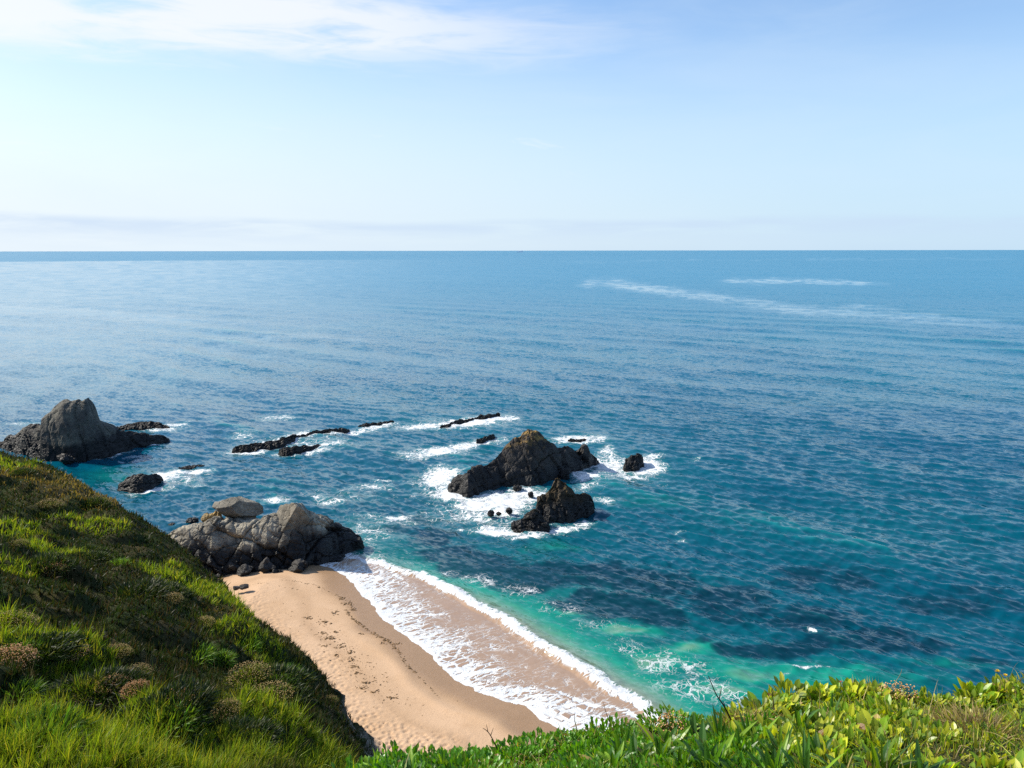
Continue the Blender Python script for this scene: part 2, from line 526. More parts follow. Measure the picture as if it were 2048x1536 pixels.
def sand_mat():
    mt, t = newmat('beach_sand')
    p = t.node('ShaderNodeNewGeometry').outputs['Position']
    wet = t.attr('wet').outputs['Fac']
    n1 = t.noise(p, 0.25, 5, 0.55, 0.2); n2 = t.noise(p, 9, 6, 0.7); n3 = t.noise(p, 1.6, 5, 0.6, 0.4)
    col = t.mix(t.step(n1, 0.35, 0.65), (0.50, 0.338, 0.208), (0.56, 0.388, 0.250))
    col = t.mix(t.step(n3, 0.5, 0.75, 0, 0.35), col, (0.42, 0.265, 0.150))
    col = t.mix(t.step(n2, 0.35, 0.75, 0.0, 0.22), col, (0.36, 0.23, 0.13))
    wn = t.math('ADD', wet, t.math('MULTIPLY', t.math('SUBTRACT', n1, 0.5), 0.5))
    wn = t.step(wn, 0.1, 0.95)
    col = t.mix(wn, col, t.mix(n3, (0.27, 0.172, 0.095), (0.33, 0.21, 0.12)))
    bp = t.node('ShaderNodeBump', {'Height': t.math('ADD', n2, t.math('MULTIPLY', n3, 0.8)), 'Strength': 0.5, 'Distance': 0.05})
    b = t.node('ShaderNodeBsdfPrincipled', {'Base Color': col, 'Roughness': t.step(wn, 0.3, 1, 0.9, 0.34), 'Normal': bp.outputs[0], 'Specular IOR Level': 0.2})
    finish(t, b.outputs[0])
    return mt


M_SAND = sand_mat()

# ------------------------------------------------------------------ beach and sea bed
xs = np.concatenate([np.arange(-75, -30, 0.8), np.arange(-30, 8, 0.085), np.arange(8, 60, 0.8)])
ys = np.concatenate([np.arange(8, 36, 0.5), np.arange(36, 74, 0.085), np.arange(74, 130, 1.0)])
X, Y = np.meshgrid(xs, ys)
xy = np.stack([X.ravel(), Y.ravel()], 1)
z, land = sand_z(xy)
fine = (land > -2) & (xy[:, 0] > -30) & (xy[:, 1] < 74)
q = xy[fine]
F1, F2, r, v = worley(q / 0.38 + 0.25 * np.stack([vnoise(q * 1.4, 3), vnoise(q * 1.4, 4)], 1), 9)
trod = smooth(land[fine] + 1.6 * fbm(q * 0.18, 3, 15) - 0.16 * (q[:, 1] - 50), 5.2, 9.0)
pit = -np.clip(1 - (F1 / 0.43) ** 2, 0, 1) * (0.35 + 0.65 * r[:, 0]) * (r[:, 1] > 0.16)
rim = np.exp(-((F1 - 0.5) / 0.12) ** 2) * 0.3
dz = (pit + rim) * 0.115 * trod + 0.015 * fbm(q * 2.5, 3, 21) * smooth(land[fine], 3, 8)
lb = land[fine] + 0.35 * fbm(q * 0.35, 2, 19)
dz += 0.07 * np.exp(-((lb - 2.9) / 0.5) ** 2) * smooth(-q[:, 1], -58, -50)        # the small berm below the strandline
z[fine] += dz
wet = smooth(land, 5.0, 0.8) if False else 1 - smooth(land + 0.8 * fbm(xy * 0.3, 2, 29), 0.8, 4.2)
mesh_np('beach_sand', np.column_stack([xy, z]), grid_faces(len(ys), len(xs)), M_SAND, True, attrs={'wet': np.clip(wet + 0.42 * np.exp(-((land + 0.9 * fbm(xy * 0.2, 3, 23) - 5.0) / 0.7) ** 2), 0, 1)})
tag(bpy.data.objects['beach_sand'], kind='structure')

# ------------------------------------------------------------------ headland mesh
xs = np.concatenate([np.arange(-130, -50, 1.2), np.arange(-50, -20, 0.3), np.arange(-20, 6, 0.14), np.arange(6, 60, 1.2)])
ys = np.concatenate([np.arange(-20, 0, 1.0), np.arange(0, 30, 0.14), np.arange(30, 72, 0.3), np.arange(72, 130, 1.5)])
X, Y = np.meshgrid(xs, ys)
xy = np.stack([X.ravel(), Y.ravel()], 1)
z = head_z(xy)
z = np.maximum(z, -4 + 0.001 * xy[:, 0])
V = np.column_stack([xy, z]).reshape(len(ys), len(xs), 3)
Nn = grid_normals(V)
rocky = 1 - smooth(np.maximum(hill_z(xy)[1] * 1.0, ledge_z(xy)[1] * 3), -0.9, 0.2)
steep = smooth(-np.abs(Nn[..., 2]), -0.75, -0.45).ravel() * rocky
pv = V.reshape(-1, 3)
sel = steep > 0.01
F1, F2, r, v = worley(pv[sel] * 1.7, 44)
dsp = (r[:, 0] - 0.5) * 0.5 - 0.3 * np.exp(-(F2 - F1) / 0.08) + 0.25 * fbm(pv[sel] * 2.2, 3, 45)
pv[sel] += Nn.reshape(-1, 3)[sel] * (dsp * steep[sel])[:, None]
hd = mesh_np('headland', pv, grid_faces(len(ys), len(xs)), M_GROUND, True, attrs={'rocky': rocky})
tag(hd, kind='structure')


# ------------------------------------------------------------------ sea
WT = np.array([-0.66, -0.75]); WT /= np.hypot(*WT)        # travel of the swell
WC = np.array([-WT[1], WT[0]])


def sea_mat():
    mt, t = newmat('sea_water')
    p = t.node('ShaderNodeNewGeometry')
    pos = p.outputs['Position']; N = p.outputs['Normal']
    foam = t.attr('foam').outputs['Fac']; shal = t.attr('shallow').outputs['Fac']; kelp = t.attr('kelp').outputs['Fac']
    swash = t.attr('swash').outputs['Fac']; slick = t.attr('slick').outputs['Fac']; far = t.attr('far').outputs['Fac']
    crest = t.attr('crest').outputs['Fac']
    shore = t.attr('shore').outputs['Vector']
    ang = math.atan2(WT[1], WT[0])
    wv = t.mapping(t.mapping(pos, rot=(0, 0, -ang)), scale=(1.0, 0.42, 1.0))
    s = None
    for sc_, k, det in ((2.9, 0.95, 2.0), (1.0, 0.62, 2.0), (0.25, 0.36, 2.0)):
        c = t.noise(wv, sc_, det, 0.6, 0.15, out='Color')
        c = t.vmath('SCALE', t.vmath('SUBTRACT', c, (0.5, 0.5, 0.5)), scale=k)
        s = c if s is None else t.vmath('ADD', s, c)
    amp = t.math('MULTIPLY', t.math('SUBTRACT', 1.0, t.math('MULTIPLY', slick, 0.80)), t.step(swash, 0, 1, 1.0, 0.12))
    # gusts: darker and lighter stretches of water
    gust = t.noise(t.mapping(t.mapping(pos, rot=(0, 0, -ang)), scale=(1, 0.3, 1)), 0.02, 4, 0.55, 0.3)
    amp = t.math('MULTIPLY', amp, t.step(gust, 0.3, 0.7, 0.6, 1.35))
    s = t.vmath('SCALE', s, scale=amp)
    sx = t.node('ShaderNodeSeparateXYZ', {0: s})
    tvec = t.vmath('SCALE', (WT[0], WT[1], 0), scale=sx.outputs[0])
    cvec = t.vmath('SCALE', (WC[0], WC[1], 0), scale=t.math('MULTIPLY', sx.outputs[1], 0.6))
    nn = t.vmath('NORMALIZE', t.vmath('ADD', N, t.vmath('ADD', tvec, cvec)))
    # body colour of the water: deep blue, teal over the shallows, sand showing through at the edge
    big = t.noise(pos, 0.013, 4, 0.5, 0.2)
    deep = t.mix(t.step(big, 0.35, 0.65), (0.000, 0.048, 0.092), (0.000, 0.074, 0.108))
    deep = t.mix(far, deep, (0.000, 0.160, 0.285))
    col = t.mix(t.step(shal, 0.0, 0.55), deep, (0.002, 0.110, 0.110))
    col = t.mix(t.step(shal, 0.35, 0.85), col, (0.006, 0.245, 0.170))
    col = t.mix(t.step(shal, 0.66, 1.0), col, (0.20, 0.245, 0.17))
    kn = t.noise(pos, 0.32, 7, 0.62, 0.7)
    km = t.step(t.math('ADD', kelp, t.math('MULTIPLY', t.math('SUBTRACT', kn, 0.5), 0.95)), 0.26, 0.56)
    col = t.mix(t.math('MULTIPLY', km, 0.84), col, t.mix(kn, (0.001, 0.012, 0.030), (0.001, 0.030, 0.050)))
    col = t.mix(t.math('MULTIPLY', t.step(foam, 0.06, 0.7), 0.55), col, (0.06, 0.23, 0.23))
    col = t.mix(crest, col, t.mix(0.5, col, (0.006, 0.24, 0.24)))
    sandy = t.mix(t.noise(pos, 0.4, 4, 0.5), (0.29, 0.195, 0.130), (0.36, 0.25, 0.172))
    col = t.mix(swash, col, sandy)
    # foam: broken patches offshore, a lace of threads drawn out up and down the beach in the swash
    warp = t.vmath('SCALE', t.vmath('SUBTRACT', t.noise(pos, 0.7, 4, 0.55, out='Color'), (0.5, 0.5, 0.5)), scale=1.5)
    wp = t.vmath('ADD', pos, warp)
    v1 = t.node('ShaderNodeTexVoronoi', {'Vector': wp, 'Scale': 0.95}, feature='DISTANCE_TO_EDGE').outputs[0]
    v2 = t.node('ShaderNodeTexVoronoi', {'Vector': wp, 'Scale': 1.9}, feature='DISTANCE_TO_EDGE').outputs[0]
    lace = t.math('MAXIMUM', t.step(v1, 0.0, 0.13, 1.0, 0.0), t.math('MULTIPLY', t.step(v2, 0.0, 0.15, 1.0, 0.0), 0.75))
    n1 = t.noise(t.mapping(wp, scale=(0.8, 1.2, 1)), 1.1, 8, 0.68, 0.4)
    fv = t.math('ADD', foam, t.math('ADD', t.math('MULTIPLY', t.math('SUBTRACT', n1, 0.5), 1.25), t.math('MULTIPLY', t.math('SUBTRACT', lace, 0.3), 0.34)))
    fm = t.math('MULTIPLY', t.step(fv, 0.44, 0.80), t.step(foam, 0.04, 0.22))
    sh2 = t.vmath('ADD', shore, t.vmath('SCALE', t.vmath('SUBTRACT', t.noise(shore, 0.9, 4, 0.6, out='Color'), (0.5, 0.5, 0.5)), scale=0.75))
    a1 = t.node('ShaderNodeTexVoronoi', {'Vector': t.mapping(sh2, scale=(1.25, 0.26, 1), rot=(0, 0, 0.12)), 'Scale': 1.15}, feature='DISTANCE_TO_EDGE').outputs[0]
    a2 = t.node('ShaderNodeTexVoronoi', {'Vector': t.mapping(sh2, scale=(1.3, 0.42, 1), rot=(0, 0, -0.08)), 'Scale': 2.5}, feature='DISTANCE_TO_EDGE').outputs[0]
    lw = t.step(foam, 0.0, 1.0, 0.035, 0.24)
    l1 = t.math('SUBTRACT', 1.0, t.step(a1, t.math('MULTIPLY', lw, 0.4), lw))
    l2 = t.math('SUBTRACT', 1.0, t.step(a2, t.math('MULTIPLY', lw, 0.55), t.math('MULTIPLY', lw, 1.25)))
    sl_ = t.math('MAXIMUM', l1, l2)
    brk = t.step(t.math('ADD', foam, t.math('MULTIPLY', t.math('SUBTRACT', t.noise(shore, 0.8, 6, 0.65, 0.3), 0.5), 0.9)), 0.05, 0.42)
    sl_ = t.math('MULTIPLY', sl_, brk)
    solid = t.step(t.math('ADD', foam, t.math('MULTIPLY', t.math('SUBTRACT', t.noise(shore, 2.2, 7, 0.7, 0.3), 0.5), 1.3)), 0.78, 1.10)
    sf = t.math('MAXIMUM', sl_, solid)
    net = t.attr('net').outputs['Fac']
    nw = t.step(net, 0.1, 0.9, 0.015, 0.16)
    e1 = t.math('SUBTRACT', 1.0, t.step(v1, t.math('MULTIPLY', nw, 0.35), nw))
    e2 = t.math('MULTIPLY', t.math('SUBTRACT', 1.0, t.step(v2, t.math('MULTIPLY', nw, 0.3), t.math('MULTIPLY', nw, 1.1))), 0.8)
    nb = t.step(t.math('ADD', net, t.math('MULTIPLY', t.math('SUBTRACT', n1, 0.5), 1.6)), 0.18, 0.55)
    nf = t.math('MULTIPLY', t.math('MAXIMUM', e1, e2), nb)
    nf = t.math('MAXIMUM', nf, t.step(t.math('ADD', net, t.math('MULTIPLY', t.math('SUBTRACT', n1, 0.5), 1.5)), 0.72, 0.98))
    fm = t.math('MAXIMUM', fm, t.math('MULTIPLY', nf, 0.72))
    lacew = t.attr('lacy').outputs['Fac']
    foamm = t.mix(lacew, fm, sf)
    foamf = t.math('MULTIPLY', t.node('ShaderNodeSeparateColor', {0: foamm}).outputs[0], 0.96, clamp=True)
    # scattered small flecks of broken crests
    fl = t.noise(t.mapping(pos, scale=(1, 1, 1)), 1.7, 3, 0.6)
    flk = t.math('MULTIPLY', t.step(fl, 0.735, 0.765), t.step(crest, 0.3, 0.8, 0.0, 0.8))
    foamf = t.math('MAXIMUM', foamf, flk)
    rough = t.math('MULTIPLY', t.step(far, 0.0, 1.0, 0.10, 0.30), t.step(slick, 0.0, 1.0, 1.0, 0.35))
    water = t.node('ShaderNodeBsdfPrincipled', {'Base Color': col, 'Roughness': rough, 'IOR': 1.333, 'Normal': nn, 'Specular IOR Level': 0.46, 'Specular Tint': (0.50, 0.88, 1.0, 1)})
    fb = t.node('ShaderNodeBump', {'Height': t.math('ADD', n1, foamf), 'Strength': 0.8, 'Distance': 0.2})
    foamc = t.mix(t.step(n1, 0.3, 0.7), (0.56, 0.60, 0.63), (0.76, 0.79, 0.80))
    fs = t.node('ShaderNodeBsdfPrincipled', {'Base Color': foamc, 'Roughness': 0.75, 'Normal': fb.outputs[0], 'Specular IOR Level': 0.2})
    mx = t.node('ShaderNodeMixShader', {0: foamf, 1: water.outputs[0], 2: fs.outputs[0]})
    finish(t, mx.outputs[0])
    return mt


rr = [30.0]
while rr[-1] < 90000:
    r_ = rr[-1]
    rr.append(r_ + max(0.10, r_ * r_ / (28 * 800) * 0.75))
rr = np.array(rr)
az = np.concatenate([np.linspace(-80, -37, 60, endpoint=False), np.linspace(-37, 37, 1250), np.linspace(37, 80, 61)[1:]])
AZ, RR = np.meshgrid(np.radians(az), rr)
DR = np.repeat(np.gradient(rr)[:, None], len(az), 1).ravel()
xy = np.stack([(RR * np.sin(AZ)).ravel(), (RR * np.cos(AZ)).ravel()], 1)
Rf = RR.ravel()
near = Rf < 900
nx = xy[near]
dn = DR[near]; rn = Rf[near]
zz = np.zeros(len(nx)); crest = np.zeros(len(nx))
rs = np.random.default_rng(3)
group_mod = 0.65 + 0.6 * fbm(nx * 0.022, 3, 81)
wig = 2.2 * fbm(nx * 0.03, 3, 82)
for lam, a, spread, gm in [(26, .22, .08, 1), (21, .17, .10, 1), (17, .12, .16, 1), (13, .08, .25, 1), (9.5, .055, .35, 1), (7.2, .03, .4, 0), (5.5, .024, .5, 0), (4.3, .022, .5, 0)] + \
        [(float(l), 0.0125 * float(l), .55, 0) for l in np.geomspace(3.4, 0.6, 19)]:
    an = math.atan2(WT[1], WT[0]) + rs.normal() * spread
    k = 2 * math.pi / lam
    ph = k * (nx[:, 0] * math.cos(an) + nx[:, 1] * math.sin(an)) + rs.uniform(0, 6.28)
    if lam > 8: ph = ph + wig * 3.0 / lam * 6
    else: ph = ph + 1.6 * fbm(nx / (lam * 3.5), 2, int(lam * 37)) * 2
    fade = smooth(lam / dn, 2.2, 5.0)
    c = np.cos(ph)
    if lam < 30:
        c = 2 * ((c + 1) / 2) ** (2.4 if lam < 3.5 else 1.6) - (0.7 if lam < 3.5 else 0.9)
    amp = a * (np.clip(group_mod, 0.15, 2) if gm else 1.0)
    zz += fade * amp * c
crest = smooth(zz, 0.20, 0.65)
swd, _ = poly_dist(nx, SW)                    # >0 : sea side of the swash edge
bkd, bks = poly_dist(nx, BKL)                 # >0 : sea side of the breaker
# the edge of the swash wanders in lobes
shore_ok = (nx[:, 0] > -34) & (nx[:, 1] < 110)
swl = swd + (0.45 * fbm(nx * 0.45, 3, 91) + 0.12 * fbm(nx * 1.8, 2, 92))
calm = smooth(bkd, 0.5, 16) * 0.85 + 0.15
calm = np.where(shore_ok, calm, 1)
sz, land = sand_z(nx)
hgt = zz * calm
# the breaking crest: a low rounded ridge, steep on its landward side
bj = bkd + 0.35 * fbm(nx * 0.4, 3, 94) + 0.15 * fbm(nx * 1.7, 2, 95)
along = smooth(bks, 44, 50)
ridge = np.where(bj < 0, np.exp(-(bj / 0.45) ** 2), np.exp(-(bj / 1.3) ** 2)) * 0.46 * (0.7 + 0.5 * fbm(nx * 0.25, 2, 96))
ridge += 0.05 * fbm(nx * 1.3, 4, 97) * np.exp(-(bj / 1.1) ** 2)
ridge = np.where(shore_ok, ridge, 0)
hgt = hgt + ridge
film = sz + np.clip(swl * 0.12, -0.5, 0.035) + np.where(swl > 0, 0.012 * fbm(nx * 2.2, 2, 98), 0)
hgt = np.where(shore_ok & (swd < 9), np.where(swl > 0, np.maximum(hgt * smooth(swl, 0, 5), film), film), hgt)
swash = np.where(shore_ok, 1 - smooth(bj, -0.25, 0.6), 0)
shal = np.where(nx[:, 0] > -34, np.exp(-np.clip(bkd, 0, 400) / 7.0), 0)
shal = np.where(bkd < 0, 1, shal) * smooth(nx[:, 0], -27, -17)
shal = np.where(bkd > 0.5, shal * (0.55 + 0.45 * smooth(nx[:, 0], -13, 1)), shal)
shal = np.clip(shal * 1.08 + 0.12 * fbm(nx * 0.12, 3, 99) * smooth(bkd, 1, 10), 0, 1)


def wob(q_):
    return q_ + 1.3 * np.stack([fbm(q_ * 0.3, 3, 51), fbm(q_ * 0.3, 3, 52)], 1)


nxw = wob(nx)


def blob_field(lst, base=None, power=1.0):
    f = np.zeros(len(nx)) if base is None else base
    for (px, py, rx, ry, den, *tilt) in lst:
        rx *= 1.12; ry *= 1.12
        c0 = P(px, py)[:2]
        ex = P(px + rx, py + (tilt[0] if tilt else 0))[:2] - c0
        ey = (P(px, py - ry)[:2] - P(px, py + ry)[:2]) / 2
        Mx = np.linalg.inv(np.column_stack([ex, ey]))
        lim = 2.2 * (np.hypot(*ex) + np.hypot(*ey))
        s_ = (np.abs(nxw[:, 0] - c0[0]) < lim) & (np.abs(nxw[:, 1] - c0[1]) < lim)
        uv = (nxw[s_] - c0) @ Mx.T
        f[s_] = np.maximum(f[s_], den * np.exp(-(uv ** 2).sum(1) ** power * 0.9))
    return f


FOAM = [(880, 955, 32, 22, .95), (900, 985, 40, 14, .95), (960, 1005, 60, 16, 1.0), (1010, 1000, 60, 18, 1.0), (1050, 985, 40, 14, .9), (955, 1030, 70, 14, .72), (1010, 1020, 50, 14, .8), (1000, 1062, 55, 10, .95),
        (1060, 1070, 40, 7, .9), (1120, 1058, 60, 6, .85, -6), (1170, 1045, 25, 6, .8, -4), (890, 1035, 40, 8, .5), (945, 1060, 40, 8, .5),
        (1210, 925, 40, 18, .85), (1165, 955, 30, 12, 1.0), (1180, 978, 40, 9, .6), (1235, 935, 45, 10, .8), (1290, 930, 30, 16, .9), (1305, 915, 22, 8, .8), (1270, 950, 35, 6, .8), (1210, 905, 20, 14, .7), (1205, 1000, 20, 4, .6),
        (1155, 880, 50, 8, .9), (1190, 880, 30, 6, .7), (1120, 880, 20, 6, .7),
        (940, 845, 80, 9, .95, -8), (990, 838, 45, 8, .95, -4), (850, 852, 60, 6, .8, -3), (1020, 832, 25, 6, .6),
        (870, 906, 60, 9, .88, -6), (925, 890, 45, 7, .85, -8), (975, 880, 35, 6, .8, -5), (905, 905, 30, 8, .6), (845, 915, 30, 5, .6),
        (505, 898, 50, 8, .95, -6), (560, 886, 50, 8, .9, -8), (620, 870, 60, 7, .8, -8), (700, 862, 60, 6, .85, -8), (760, 850, 40, 5, .8, -5), (610, 902, 50, 6, .8, -4), (650, 890, 40, 5, .7, -4), (490, 872, 35, 7, .55), (660, 885, 60, 6, .5),
        (560, 832, 40, 5, .62), (530, 838, 30, 4, .5), (745, 970, 45, 8, .58), (770, 958, 22, 3, .72), (700, 978, 25, 6, .45), (670, 1003, 40, 7, .62, -6), (545, 1008, 30, 7, .8), (640, 1000, 20, 6, .6),
        (800, 1033, 22, 5, 1.0), (785, 1040, 50, 5, .55), (840, 1030, 40, 4, .4), (820, 1045, 25, 4, .5), (740, 1035, 40, 8, .45), (730, 1060, 25, 14, .55), (745, 1080, 25, 10, .5), (770, 1055, 40, 6, .35),
        (345, 850, 28, 4, .8), (320, 857, 40, 4, .75), (360, 848, 14, 4, .6), (290, 893, 45, 4, .75, -6), (225, 908, 40, 3, .75, -4), (340, 885, 14, 4, .5), (180, 915, 20, 3, .6),
        (330, 952, 38, 9, .92, -4), (385, 945, 35, 5, .85, -2), (300, 977, 32, 4, .95, -4), (345, 975, 25, 4, .5), (405, 970, 28, 4, .5), (425, 940, 14, 4, .5), (265, 985, 20, 4, .6), (370, 960, 30, 6, .55),
        (655, 1102, 40, 5, .95, -6), (690, 1098, 20, 7, .8, -6), (700, 1120, 35, 6, .75), (40, 845, 50, 3, .5), (20, 870, 20, 3, .5),
        (1627, 1268, 7, 4, .9), (1712, 1287, 8, 3, .45), (1385, 915, 8, 3, .6), (1390, 925, 10, 2, .5), (1368, 1075, 12, 4, .6), (1362, 1060, 8, 3, .5), (930, 1022, 110, 34, .47), (1225, 940, 100, 32, .47), (870, 968, 55, 32, .5), (600, 886, 150, 16, .45), (930, 846, 130, 12, .45), (880, 906, 90, 12, .45), (345, 960, 85, 14, .42), (735, 1068, 55, 26, .45), (1050, 1050, 110, 22, .46), (700, 990, 110, 20, .36), (330, 856, 60, 6, .45), (1600, 1335, 22, 4, .8, 3), (1560, 1342, 25, 4, .5, -5), (1640, 1340, 25, 4, .5, 3)]
foam = blob_field(FOAM, power=1.15)
LACE = [(1330, 1330, 70, 30, .50), (1270, 1300, 60, 25, .42), (1400, 1380, 70, 30, .55), (1330, 1390, 60, 25, .55), (1200, 1250, 60, 22, .36), (1120, 1215, 55, 22, .36), (1040, 1180, 50, 18, .42), (960, 1165, 50, 14, .5), (880, 1150, 50, 10, .5), (1450, 1400, 60, 25, .5), (1480, 1420, 60, 22, .5), (1390, 1340, 40, 15, .45)]
lac = np.minimum(blob_field(LACE, power=1.1) * 1.12, 0.60)
on = shore_ok & (bkd > -40)
# breaker foam
bf = np.where(bj < 0, np.exp(-(bj / 0.32) ** 2), np.exp(-(bj / 0.62) ** 2)) * 1.35 * (0.72 + 0.75 * fbm(nx * 0.16, 3, 104))
after = np.exp(-np.clip(bj, 0, 60) / 4.2) * 0.52 * (bj > 0) * (0.6 + 0.7 * (0.5 + fbm(nx * 0.2, 3, 106)))
sf = np.where(swl > 0, 1.2 * np.exp(-(swl / 0.40) ** 2) + 0.54 * np.exp(-swl / 2.8) + 0.09, 0)
sf = sf * (0.80 + 0.75 * fbm(nx * 0.13, 3, 105))
old = swl - 3.6 - 2.2 * fbm(np.stack([bks * 0.10, bks * 0 + 3], 1), 3, 107)
sf = np.maximum(sf, np.where(swl > 0, 0.72 * np.exp(-(old / 0.22) ** 2) * smooth(fbm(nx * 0.1, 2, 108), -0.2, 0.25) + 0.22 * np.exp(-np.clip(old, 0, 50) / 1.2) * (old > 0), 0))
SWB = [(1085, 1425, 80, 20, .60), (1130, 1450, 60, 20, .6), (1020, 1400, 60, 12, .45), (730, 1180, 45, 25, .42), (790, 1240, 50, 30, .40), (860, 1300, 55, 22, .36), (930, 1350, 60, 18, .34)]
sf = np.where(swl > 0, sf + blob_field(SWB), 0)
inside = bj < 0.2
shoref = np.where(inside, np.maximum(sf, bf), bf)
shoref = np.where(shore_ok & (swd < 34), shoref, 0)
net = np.where(shore_ok & (swd < 34) & ~inside, np.maximum(after, lac), np.where(inside, 0, lac))
usel = np.maximum(1 - smooth(bkd, 1.5, 4.0), 0) * shore_ok
rockfoam = foam
lacy = np.where(rockfoam > shoref, 0, usel)
foam = np.maximum(rockfoam, shoref * (usel > 0))
KELP = [(900, 1110, 60, 26, .8), (860, 1075, 60, 20, .7), (960, 1140, 80, 25, .9), (1050, 1160, 90, 26, .85), (1180, 1205, 60, 20, 1.0), (1260, 1215, 80, 24, 1.0), (1320, 1235, 60, 18, .95), (1150, 1150, 120, 26, .8), (1300, 1165, 120, 30, .75), (1450, 1200, 120, 40, .7), (1495, 1296, 50, 15, 1.0), (1620, 1290, 110, 18, .8), (1760, 1300, 110, 16, .75), (1420, 1290, 25, 12, .6), (1620, 1240, 90, 30, .7), (1750, 1270, 90, 25, .65), (1850, 1290, 90, 24, .55), (1900, 1200, 150, 40, .5), (1650, 1150, 150, 40, .5), (780, 1060, 60, 15, .6), (840, 1040, 70, 14, .55), (1960, 1320, 60, 14, .45)]
kelp = blob_field(KELP, power=1.0)
kelp = np.where(bkd < 3, kelp * smooth(bkd, 0, 3), kelp)
# green water round the stack and in the coves
GREEN = [(1100, 1090, 60, 12, .50), (230, 950, 60, 16, .42), (1500, 1338, 150, 26, .80), (1650, 1355, 130, 18, .70), (1310, 1325, 110, 36, .82), (1450, 1385, 120, 36, .82), (1800, 1365, 120, 18, .5), (1500, 1040, 160, 30, .16), (1300, 1005, 100, 14, .3), (1700, 800, 300, 16, .14), (1900, 1330, 90, 16, .45), (1050, 1100, 40, 10, .4), (1390, 1305, 80, 20, .82), (1250, 1265, 75, 16, .84), (1150, 1225, 60, 12, .8)]
shal = np.maximum(shal, blob_field(GREEN, power=1.0))
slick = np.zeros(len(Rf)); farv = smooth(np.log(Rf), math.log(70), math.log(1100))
SL = [([(1150, 569), (1215, 566), (1300, 578), (1400, 592), (1500, 606), (1600, 621), (1700, 628), (1850, 640), (2100, 657)], 9, 1.0), ([(1430, 561), (1560, 562), (1700, 566), (1800, 571)], 5, 1.0), ([(1650, 620), (1720, 612), (1800, 624), (2000, 640)], 4, .6),
      ([(-100, 622), (60, 622), (170, 624), (260, 634), (350, 640), (430, 645)], 5, .7), ([(1100, 524), (1500, 520), (2100, 518)], 1.6, .3), ([(400, 680), (600, 672), (800, 690)], 5, .35), ([(-200, 517), (100, 517), (400, 515), (700, 512), (1000, 509), (1300, 508)], 3, -.8)]
q_all = xy.copy()
# widths are measured as the eye sees them: log of the distance and the bearing
LA = np.stack([np.arctan2(xy[:, 0], xy[:, 1]), H / Rf], 1)
for pts, wid, a in SL:
    pw = P(*np.array(pts, float).T)
    pl = np.stack([np.arctan2(pw[:, 0], pw[:, 1]), H / np.hypot(pw[:, 0], pw[:, 1])], 1)
    b0, b1 = pl[0, 0], pl[-1, 0]
    s_ = (LA[:, 0] >= b0 - .01) & (LA[:, 0] < b1 + .01)
    tt = np.interp(LA[s_, 0], pl[:, 0], pl[:, 1])
    q_ = np.stack([LA[s_, 0] * 45, LA[s_, 1] * 700], 1)
    jit = 0.0026 * fbm(q_, 4, 111)
    fr = smooth(LA[s_, 0], b0 - .01, b0 + .025) * (1 - smooth(LA[s_, 0], b1 - .06, b1 + .01))
    pat_ = np.clip(0.75 + 0.9 * fbm(q_ * 1.7 + 4, 4, 113), 0, 1.3)
    slick[s_] += a * fr * pat_ * np.exp(-((LA[s_, 1] - tt + jit) / (wid * (0.5 + 0.6 * fr) / FPX)) ** 2)
slick += 0.75 * smooth(-LA[:, 0], -0.10, 0.55) * smooth(Rf, 110, 260) * (Rf < 2600)
slick *= 0.55 + 0.75 * (0.5 + 0.5 * fbm(np.stack([LA[:, 0] * 90, LA[:, 1] * 1500], 1), 3, 112))


def full(v, fill=0.0):
    o = np.full(len(Rf), fill); o[near] = v
    return o


edgefade = 1 - smooth(rn, 500, 880)
shore_uv = np.zeros((len(Rf), 3)); shore_uv[near, 0] = bks; shore_uv[near, 1] = bkd
sea = mesh_np('sea', np.column_stack([xy, full(hgt * edgefade)]), grid_faces(len(rr), len(az))[:, ::-1], sea_mat(), True,
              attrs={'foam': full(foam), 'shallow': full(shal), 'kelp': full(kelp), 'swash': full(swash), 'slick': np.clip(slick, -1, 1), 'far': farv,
                     'crest': full(crest * calm), 'lacy': full(lacy), 'net': full(net), 'shore': shore_uv})
tag(sea, kind='structure')


# ------------------------------------------------------------------ rocks
def joints(s, seed):
    """courses of sheared blocks: random numbers of the block, place inside it, distance to the nearest joint"""
    k = np.floor(s[:, 2]).astype(np.int64); z0 = k * 0
    off = _f(_h(k, z0, z0, seed + 301))
    x = s[:, 0] + off * 3.7; a = np.floor(x).astype(np.int64)
    y = s[:, 1] + _f(_h(k, a, z0, seed + 302)) * 2.1; b = np.floor(y).astype(np.int64)
    f = np.stack([x - a, y - b, s[:, 2] - k], 1)
    r = np.stack([_f(_h(k, a, b, seed + 303 + i)) for i in range(3)], 1)
    e = np.minimum(f, 1 - f).min(1)
    return r, f - 0.5, e


